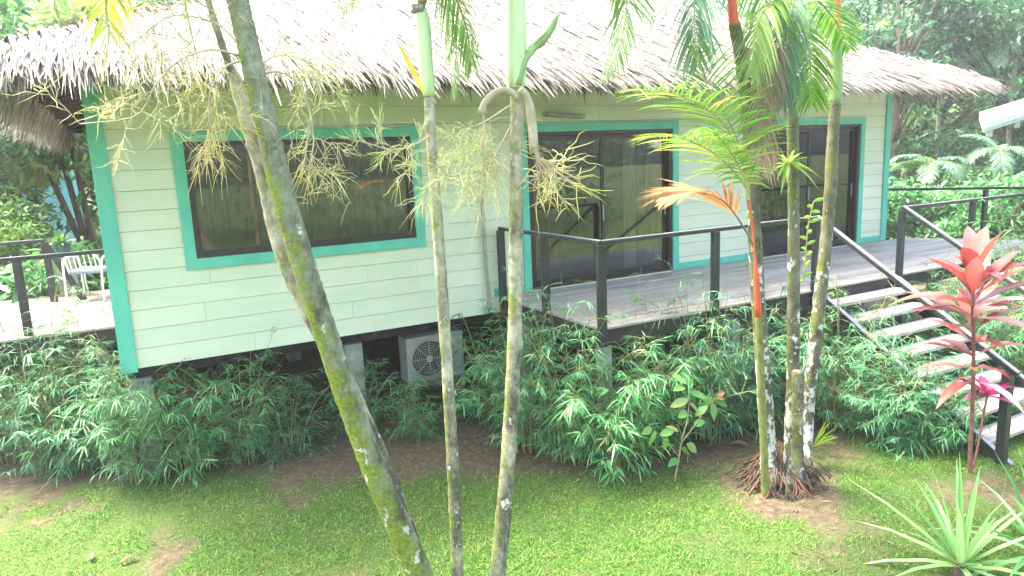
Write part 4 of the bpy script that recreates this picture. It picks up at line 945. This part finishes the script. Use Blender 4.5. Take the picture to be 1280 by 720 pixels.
# ---- red ti plant by the stairs
bT = at(1213, 592, z=GZ); YT = bT[1]; ti = empty('ti_plant', bT)
def ti_rosette(P, n, L, W, mat, el):
    th = np.arange(n)*2.399; e = np.linspace(el[1], el[0], n)+rng.normal(0, .16, n)
    D = np.stack([np.cos(th)*np.cos(e), np.sin(th)*np.cos(e), np.sin(e)], 1); U = np.stack([-np.cos(th)*np.sin(e), -np.sin(th)*np.sin(e), np.cos(e)], 1)
    return leaves(P, D, U, L*rng.uniform(.8, 1.1, n), W*rng.uniform(.85, 1.1, n), .38*rng.uniform(.2, 1.7, n), ((0, .12), (.12, .3), (.4, 1), (.65, .9), (.85, .5), (1, .04)), .22)
stm = spline([bT-(0, 0, .05)]+px_path([(1213, 560), (1216, 500), (1217, 440), (1216, 380), (1216, 345)], YT), 20)
part_at(MB().tube(stm, np.linspace(.022, .014, 20), 9), 'stem', M['ti_stem'], ti, smooth=True)
stm2 = spline([bT+(.06, .02, -.05)]+px_path([(1222, 560), (1229, 520), (1234, 495)], YT), 12)
part_at(MB().tube(stm2, np.linspace(.012, .009, 12), 8), 'stem', M['ti_stem'], ti, smooth=True)
Q = np.array([stm[int(k)] for k in np.linspace(19, 14, 24)]); part_at(MB().addq(*ti_rosette(Q, 24, .72, .17, M['ti'], (.25, 1.22))), 'leaves', M['ti'], ti, smooth=True)
Q = np.array([stm[int(k)] for k in np.linspace(15, 9, 18)]); part_at(MB().addq(*ti_rosette(Q, 18, .60, .13, M['ti'], (.1, .85))), 'leaves', M['ti'], ti, smooth=True)
Q = np.tile(stm2[-1], (11, 1)); part_at(MB().addq(*ti_rosette(Q, 11, .32, .10, M['ti_pink'], (0, 1.3))), 'young_leaves', M['ti_pink'], ti, smooth=True)
tag(ti, 'tall red and bronze leaved ti plant beside the stairs', 'plant')
# ---- spiky strap-leaved plants in the foreground
for (x, y), n, L, lab in (((1200, 720), 24, .98, 'spiky strap-leaved plant at the bottom right corner of the lawn'), ((1300, 705), 18, 1.05, 'spiky strap-leaved plant cut off by the right edge')):
    p = at(x, y, z=GZ); o = empty('spiky_plant', p)
    rosette('leaves', (0, 0, .08), n, L, .052, M['pandan'], None, None, (.1, 1.4), .22, ((0, .9), (.3, 1), (.65, .7), (1, .04)), .3, parent=o)
    MB().tube([(0, 0, -.05), (0, 0, .06), (0, 0, .14)], (.05, .055, .03), 10).build('stem', M['bark'], o, True)
    tag(o, lab, 'plant', 'spiky plants in the foreground')
# ---- sapling
bs = at(843, 602, z=GZ); Ys = bs[1]; sp = empty('sapling', bs); mb = MB()
stems = [[(843, 602), (848, 575), (853, 548), (860, 520), (861, 490), (858, 478)], [(853, 552), (866, 535), (880, 515), (893, 498)], [(848, 570), (838, 558), (826, 545), (815, 536)], [(850, 560), (852, 545), (846, 530)]]
for i, s_ in enumerate(stems): mb.tube(spline([bs-(0, 0, .03)]+px_path(s_[1:], Ys) if i == 0 else px_path(s_, Ys), 14), np.linspace(.010 if i == 0 else .006, .003, 14), 6)
part_at(mb, 'stem', M['sapstem'], sp, smooth=True)
LP = [(858, 480, -8, -6), (856, 484, -14, 2), (862, 490, 14, 3), (860, 500, -16, 4), (862, 505, 12, 10), (858, 515, -13, 5), (893, 498, 10, -5), (893, 500, 18, 5), (890, 503, 2, 16), (884, 508, -12, 8), (888, 505, -8, -8), (815, 536, -13, 3), (818, 538, -4, 10), (826, 545, 10, -6), (838, 556, -12, -6), (852, 562, 12, 3), (858, 555, 14, 8), (849, 574, -14, 6), (848, 540, -9, -5), (868, 533, 10, -8), (861, 486, 3, -10), (830, 548, 2, 12)]
P = np.array([at(a, b, Ys) for a, b, *_ in LP]); D = np.array([at(a+c, b+d, Ys-.05*((i % 3)-1))-at(a, b, Ys) for i, (a, b, c, d) in enumerate(LP)])
V, F = leaves(P, D, np.array((0, -.8, .7))+rng.normal(0, .3, (len(LP), 3)), rng.uniform(.14, .20, len(LP)), rng.uniform(.075, .105, len(LP)), .15, OVAL, .15)
part_at(MB().addq(V, F), 'leaves', M['sapleaf'], sp, smooth=True)
V, F = leaves([at(896, 496, Ys-.02), at(897, 494, Ys-.02)], [at(912, 497, Ys)-at(896, 496, Ys), at(905, 488, Ys)-at(897, 494, Ys)], (0, -1, .6), .11, .06, .2, OVAL, .15)
part_at(MB().addq(V, F), 'young_leaves', M['sapred'], sp)
tag(sp, 'young sapling with broad light green leaves on bare soil before the bamboo', 'sapling')
# ---- small fan-leaved seedling behind the clump
bF = at(1014, 572, z=GZ); fo = empty('palm_seedling', bF); n = 11; ang = np.linspace(.15, 1.15, n)
V, F = leaves(np.tile((0.02, 0, .12), (n, 1)), np.stack([np.cos(ang), rng.uniform(-.35, .1, n), np.sin(ang)], 1), (0, -1, .2), .34*rng.uniform(.8, 1.1, n), .024, rng.uniform(.1, .5, n), ((0, .2), (.5, 1), (.85, .8), (1, .2)))
MB().addq(V, F).build('leaf', M['frond_lime'], fo); MB().tube([(0, 0, -.03), (0.02, 0, .13)], .008, 6).build('stalk', M['culm'], fo)
tag(fo, 'small seedling with pleated lime fan leaf at the foot of the palm clump', 'seedling')
# ---- fallen leaves and a stone on the lawn
for i, (x, y, L, lab) in enumerate([(447, 602, .13, 'curled pale fallen leaf left of the leaning trunk'), (115, 703, .14, 'brown fallen leaf near the bottom left corner'), (172, 698, .15, 'greenish fallen leaf on the lawn at lower left'), (415, 560, .09, 'pale fallen leaf on the dark soil'), (688, 596, .10, 'pale fallen leaf on the soil right of the straight palm'), (935, 560, .22, 'long brown fallen leaf leaning left of the palm clump')]):
    p = at(x, y, z=GZ); V, F = leaves([(0, 0, .03)], [(math.cos(i*1.7), math.sin(i*1.7), .12)], (0, 0, 1), L, L*.4, .2, OVAL, .35)
    o = MB().addq(V, F).build('fallen_leaf', M['fallen']); o.location = p; tag(o, lab, 'leaf', 'fallen leaves on the lawn')

# ------------------------------------------------------------------ background trees
def tree_meshes(H, rad, n_cl, n_leaf, leaf, seed, low=.35):
    g = np.random.default_rng(seed); tr = MB()
    P = spline([(0, 0, -.2), (g.normal(0, .1), g.normal(0, .1), H*.3), (g.normal(0, .3), g.normal(0, .3), H*.62), (g.normal(0, .4), g.normal(0, .4), H*.9)], 12)
    tr.tube(P, np.linspace(H*.025, H*.006, 12), 9)
    BP = []; 
    for i in range(n_cl):
        a = g.uniform(0, 6.28); z = g.uniform(low, 1); rr = rad*math.sqrt(max(.05, 1-((z-.62)/.5)**2))*g.uniform(.45, 1.05)
        c = np.array((math.cos(a)*rr, math.sin(a)*rr, z*H)); b = P[min(11, int((z*.75)*11))]
        tr.tube(np.array([b, (b+c)/2+(0, 0, -.1), c]), (H*.008, H*.005, H*.002), 5)
        m = int(n_leaf/n_cl*g.uniform(.5, 1.5)); q = g.normal(0, 1, (m, 3))*np.array((.42, .42, .26))*rad*.42; BP.append(c+q)
    BP = np.concatenate(BP); n = len(BP)
    D = g.normal(0, 1, (n, 3)); D[:, 2] = D[:, 2]*.5-.3
    V, F = leaves(BP, D, np.array((0, 0, 1.))+g.normal(0, .5, (n, 3)), leaf*g.uniform(.6, 1.3, n), leaf*.45*g.uniform(.7, 1.2, n), .2, ((0, .2), (.45, 1), (1, .1)))
    return tr, (V, F)
TM = {}
for key, spec, mat in (('broad', (8.5, 3.0, 36, 6500, .34, 51, .25), 'tree1'), ('dark', (9.5, 2.8, 40, 7500, .27, 52, .12), 'tree2'), ('bright', (6.0, 2.3, 28, 4200, .36, 53, .15), 'tree3'), ('under', (2.2, 1.3, 22, 2600, .20, 54, .02), 'fern')):
    tr, (V, F) = tree_meshes(*spec); root = empty('shrub' if key == 'under' else 'tree', (0, 0, -60))
    tr.build('trunk', M['bark'], root, True); MB().addq(V, F).build('crown', M[mat], root); TM[key] = [root, False]
def tree(key, x, y, sc, rz, label, zs=1.0):
    r_, u_ = TM[key]; o = copy_tree(r_) if u_ else r_; TM[key][1] = True
    o.location = (x, y, GZ); o.rotation_euler.z = rz; o.scale = (sc, sc, sc*zs)
    tag(o, label, 'shrub' if key == 'under' else 'tree', 'understorey shrubs' if key == 'under' else 'trees behind the bungalow')
def bgp(px, Y): p = at(px, 150, Y); return p[0], Y
T = [('dark', 1120, 17, 1.0, 'dark dense tree just right of the bungalow corner'), ('broad', 1180, 21, 1.0, 'mid green broad tree behind the right end of the roof'), ('dark', 1250, 16, 1.05, 'dark dense tree at the right edge behind the railing'),
     ('bright', 1105, 25, 1.25, 'bright green tree above the thatched right hip'), ('broad', 1060, 27, 1.1, 'broad tree rising behind the roof right of the palm clump'), ('dark', 1010, 30, 1.15, 'far dark tree behind the ridge at right'),
     ('bright', 1215, 27, 1.3, 'far bright green tree at upper right'), ('broad', 1300, 21, 1.1, 'broad tree cut off by the right edge'), ('dark', 1330, 13, .9, 'dark tree at the far right beside the pavilion roof'),
     ('broad', -135, 21, 1.0, 'broad tree beyond the left end of the roof'), ('dark', -80, 18, .75, 'dark tree at the left edge beyond the side deck'), ('bright', 75, 30, 1.5, 'bright tree high behind the left end of the roof'),
     ('bright', -45, 19.5, .7, 'bright green small tree under the left eave'), ('broad', 140, 34, 1.3, 'far broad tree above the left hip of the roof'), ('broad', -48, 15.0, .36, 'low leafy tree beyond the side deck railing')]
for i, (k, px, Y, sc, lab) in enumerate(T): tree(k, *bgp(px, Y), sc, i*1.37, lab)
U_ = [(1115, 13, 1.0, 'pale shrub at the right corner of the deck'), (1150, 12.0, .9, 'pale leafy shrub behind the far railing'), (1200, 11, .9, 'pale leafy shrub right of the far railing post'), (1255, 10, 1.0, 'pale leafy shrub behind the right railing'),
      (1300, 9, 1.1, 'pale shrub at the right edge'), (1140, 17, 1.1, 'tall pale shrub beyond the deck end'), (1225, 14.5, 1.05, 'tall pale shrub before the dark trees'), (10, 14.2, .85, 'pale shrub left behind the side deck'), (45, 14.6, .8, 'pale shrub near the slanted brace'), (100, 15, .75, 'pale shrub behind the white chair'), (-20, 12.9+1, 1.0, 'pale shrub at the far left edge')]
for i, (px, Y, sc, lab) in enumerate(U_): tree('under', *bgp(px, Y), sc, i*2.1, lab)
# yellow croton-like shrub and slanted stems at left
n = 130; th = rng.uniform(0, 6.28, n); el = rng.uniform(0, 1.4, n); D = np.stack([np.cos(th)*np.cos(el), np.sin(th)*np.cos(el), np.sin(el)], 1)
c = at(76, 330, 13.6); o = empty('yellow_shrub', (c[0], c[1], GZ)); V, F = leaves(np.array((0, 0, c[2]-GZ))+D*rng.uniform(.05, .2, (n, 1)), D, (0, 0, 1.), .14, .05, .3, OVAL, .15)
MB().addq(V, F).build('leaves', M['yellowleaf'], o); MB().tube([(0, 0, 0), (0, 0, c[2]-GZ)], .02, 6).build('stem', M['bark'], o); tag(o, 'small yellow-leaved shrub behind the side deck', 'shrub')
for i, (a, b, lab) in enumerate([((100, 300), (70, 235), 'left slanted dark stem before the turquoise building'), ((104, 290), (85, 225), 'middle slanted dark stem before the turquoise building'), ((112, 285), (97, 215), 'right slanted dark stem before the turquoise building')]):
    p, q = at(*a, 19), at(*b, 19); d = q-p; p2 = p-d*((p[2]-GZ)/d[2]); o = empty('leaning_tree', p2)
    part_at(MB().tube(spline([p2, p, q, q+d*.9], 12), np.linspace(.09, .05, 12), 8), 'trunk', M['bark'], o, smooth=True)
    n = 260; c = q+d*1.0; V, F = leaves(c+rng.normal(0, .5, (n, 3)), rng.normal(0, 1, (n, 3)), (0, 0, 1.), .3, .12, .2, LEAF); part_at(MB().addq(V, F), 'crown', M['tree1'], o)
    tag(o, lab, 'tree', 'slanted stems')
# background palms at right
def bg_palm(px, py, Y, n, L, mats, label, lean=0.0, el=(.2, 1.2), ll=.5):
    c = at(px, py, Y); o = empty('background_palm', (c[0]+lean, c[1], GZ))
    part_at(trunk_mesh([(c[0]+lean, c[1], GZ-.1), (c[0]+lean*.5, c[1], (c[2]+GZ)/2), c], [.11, .09, .08], 10, 50, .2, .04, int(px)), 'trunk', M['trunkB'], o, smooth=True)
    crown(o, c, n, L, mats, ll=ll, lw=.045, el=el, droop=(1.1, 1.9), nl=40, az0=px); tag(o, label, 'palm tree', 'palms in the background')
bg_palm(1178, 75, 17.5, 11, 2.6, BLU, 'grey-green palm rising over the right tip of the roof', ll=.6)
bg_palm(1165, 205, 13.5, 8, 1.5, BLU, 'small drooping grey palm beyond the far railing', ll=.4, el=(.0, .9))
bg_palm(1270, 60, 15.0, 9, 2.4, BLU, 'palm with long arching fronds at the upper right', ll=.6)
bg_palm(1130, 215, 14.5, 7, 1.3, GRN, 'slender young palm beside the bungalow corner', ll=.35)
bg_palm(1250, 190, 12.0, 8, 1.3, BLU, 'drooping palm under the white pavilion roof edge', ll=.4, el=(.1, 1.0))
bg_palm(1095, 40, 22, 9, 2.6, GRN, 'distant palm above the right hip of the thatch', ll=.6)
# far wood
n = 26000; a = rng.uniform(R(-62), R(85), n); d = rng.uniform(34, 46, n); h = rng.random(n)**.8*(10+5*fbm(a*9, a*0+2, 61))
P = np.stack([5+d*np.sin(a+.35), 2+d*np.cos(a+.35), GZ+h], 1)
V, F = leaves(P, rng.normal(0, 1, (n, 3))*np.array((1, 1, .5)), np.array((0, -.5, 1.))+rng.normal(0, .4, (n, 3)), rng.uniform(.5, 1.1, n), rng.uniform(.25, .5, n), .2, ((0, .2), (.45, 1), (1, .1)))
tag(MB().addq(V, F).build('far_wood', M['wood']), 'hazy green wood closing the view behind everything', 'wood', kind='stuff')

n = 30000; a = rng.uniform(R(120), R(290), n); d = rng.uniform(15, 24, n); P = np.stack([3+d*np.sin(a), d*np.cos(a), GZ+rng.random(n)*(6.5+4*fbm(a*7, a*0+2, 63))], 1)  # unseen leaf belt added behind the camera for green window reflections
V, F = leaves(P, rng.normal(0, 1, (n, 3))*np.array((1, 1, .5)), np.array((0, .5, 1.))+rng.normal(0, .4, (n, 3)), rng.uniform(.15, .4, n), rng.uniform(.07, .18, n), .2, ((0, .2), (.45, 1), (1, .1)))
tag(MB().addq(V, F).build('added_reflection_wood', M['wood']), 'unseen leaf belt added behind the viewer to reflect in the window glass', 'wood', kind='stuff')
n = 1300; x = rng.uniform(-2, 8.5, n); y = rng.uniform(3.2, 9, n); k = rng.random(n) > grass_amount(x, y)*1.1; x, y = x[k], y[k]; n = len(x); th = rng.uniform(0, 6.28, n)
V, F = leaves(np.stack([x, y, GZ+(fbm(x*.8+30, y*.8+40, 11)-.5)*.07+.008], 1), np.stack([np.cos(th), np.sin(th), rng.uniform(-.05, .3, n)], 1), rng.normal(0, .25, (n, 3))+(0, 0, 1.), rng.uniform(.03, .09, n), rng.uniform(.006, .022, n), .1, LEAF)
tag(MB().addq(V, F).build('leaf_litter', M['fallen']), 'dry leaf litter scattered on the bare soil', 'litter', kind='stuff')
# ------------------------------------------------------------------ thin volume added to stand in for lens flare
m = bpy.data.materials.new('lens_veil'); m.use_nodes = True; nt = m.node_tree; nt.nodes.clear()
out = nt.nodes.new('ShaderNodeOutputMaterial'); pv = nt.nodes.new('ShaderNodeVolumePrincipled')
pv.inputs['Color'].default_value = (.93, .97, .95, 1); pv.inputs['Density'].default_value = VEIL; pv.inputs['Anisotropy'].default_value = .35
nt.links.new(pv.outputs[0], out.inputs['Volume'])
tag(MB().box(-70, 110, -60, 100, GZ-1.2, 24).build('lens_veil_volume', m), kind='stuff')
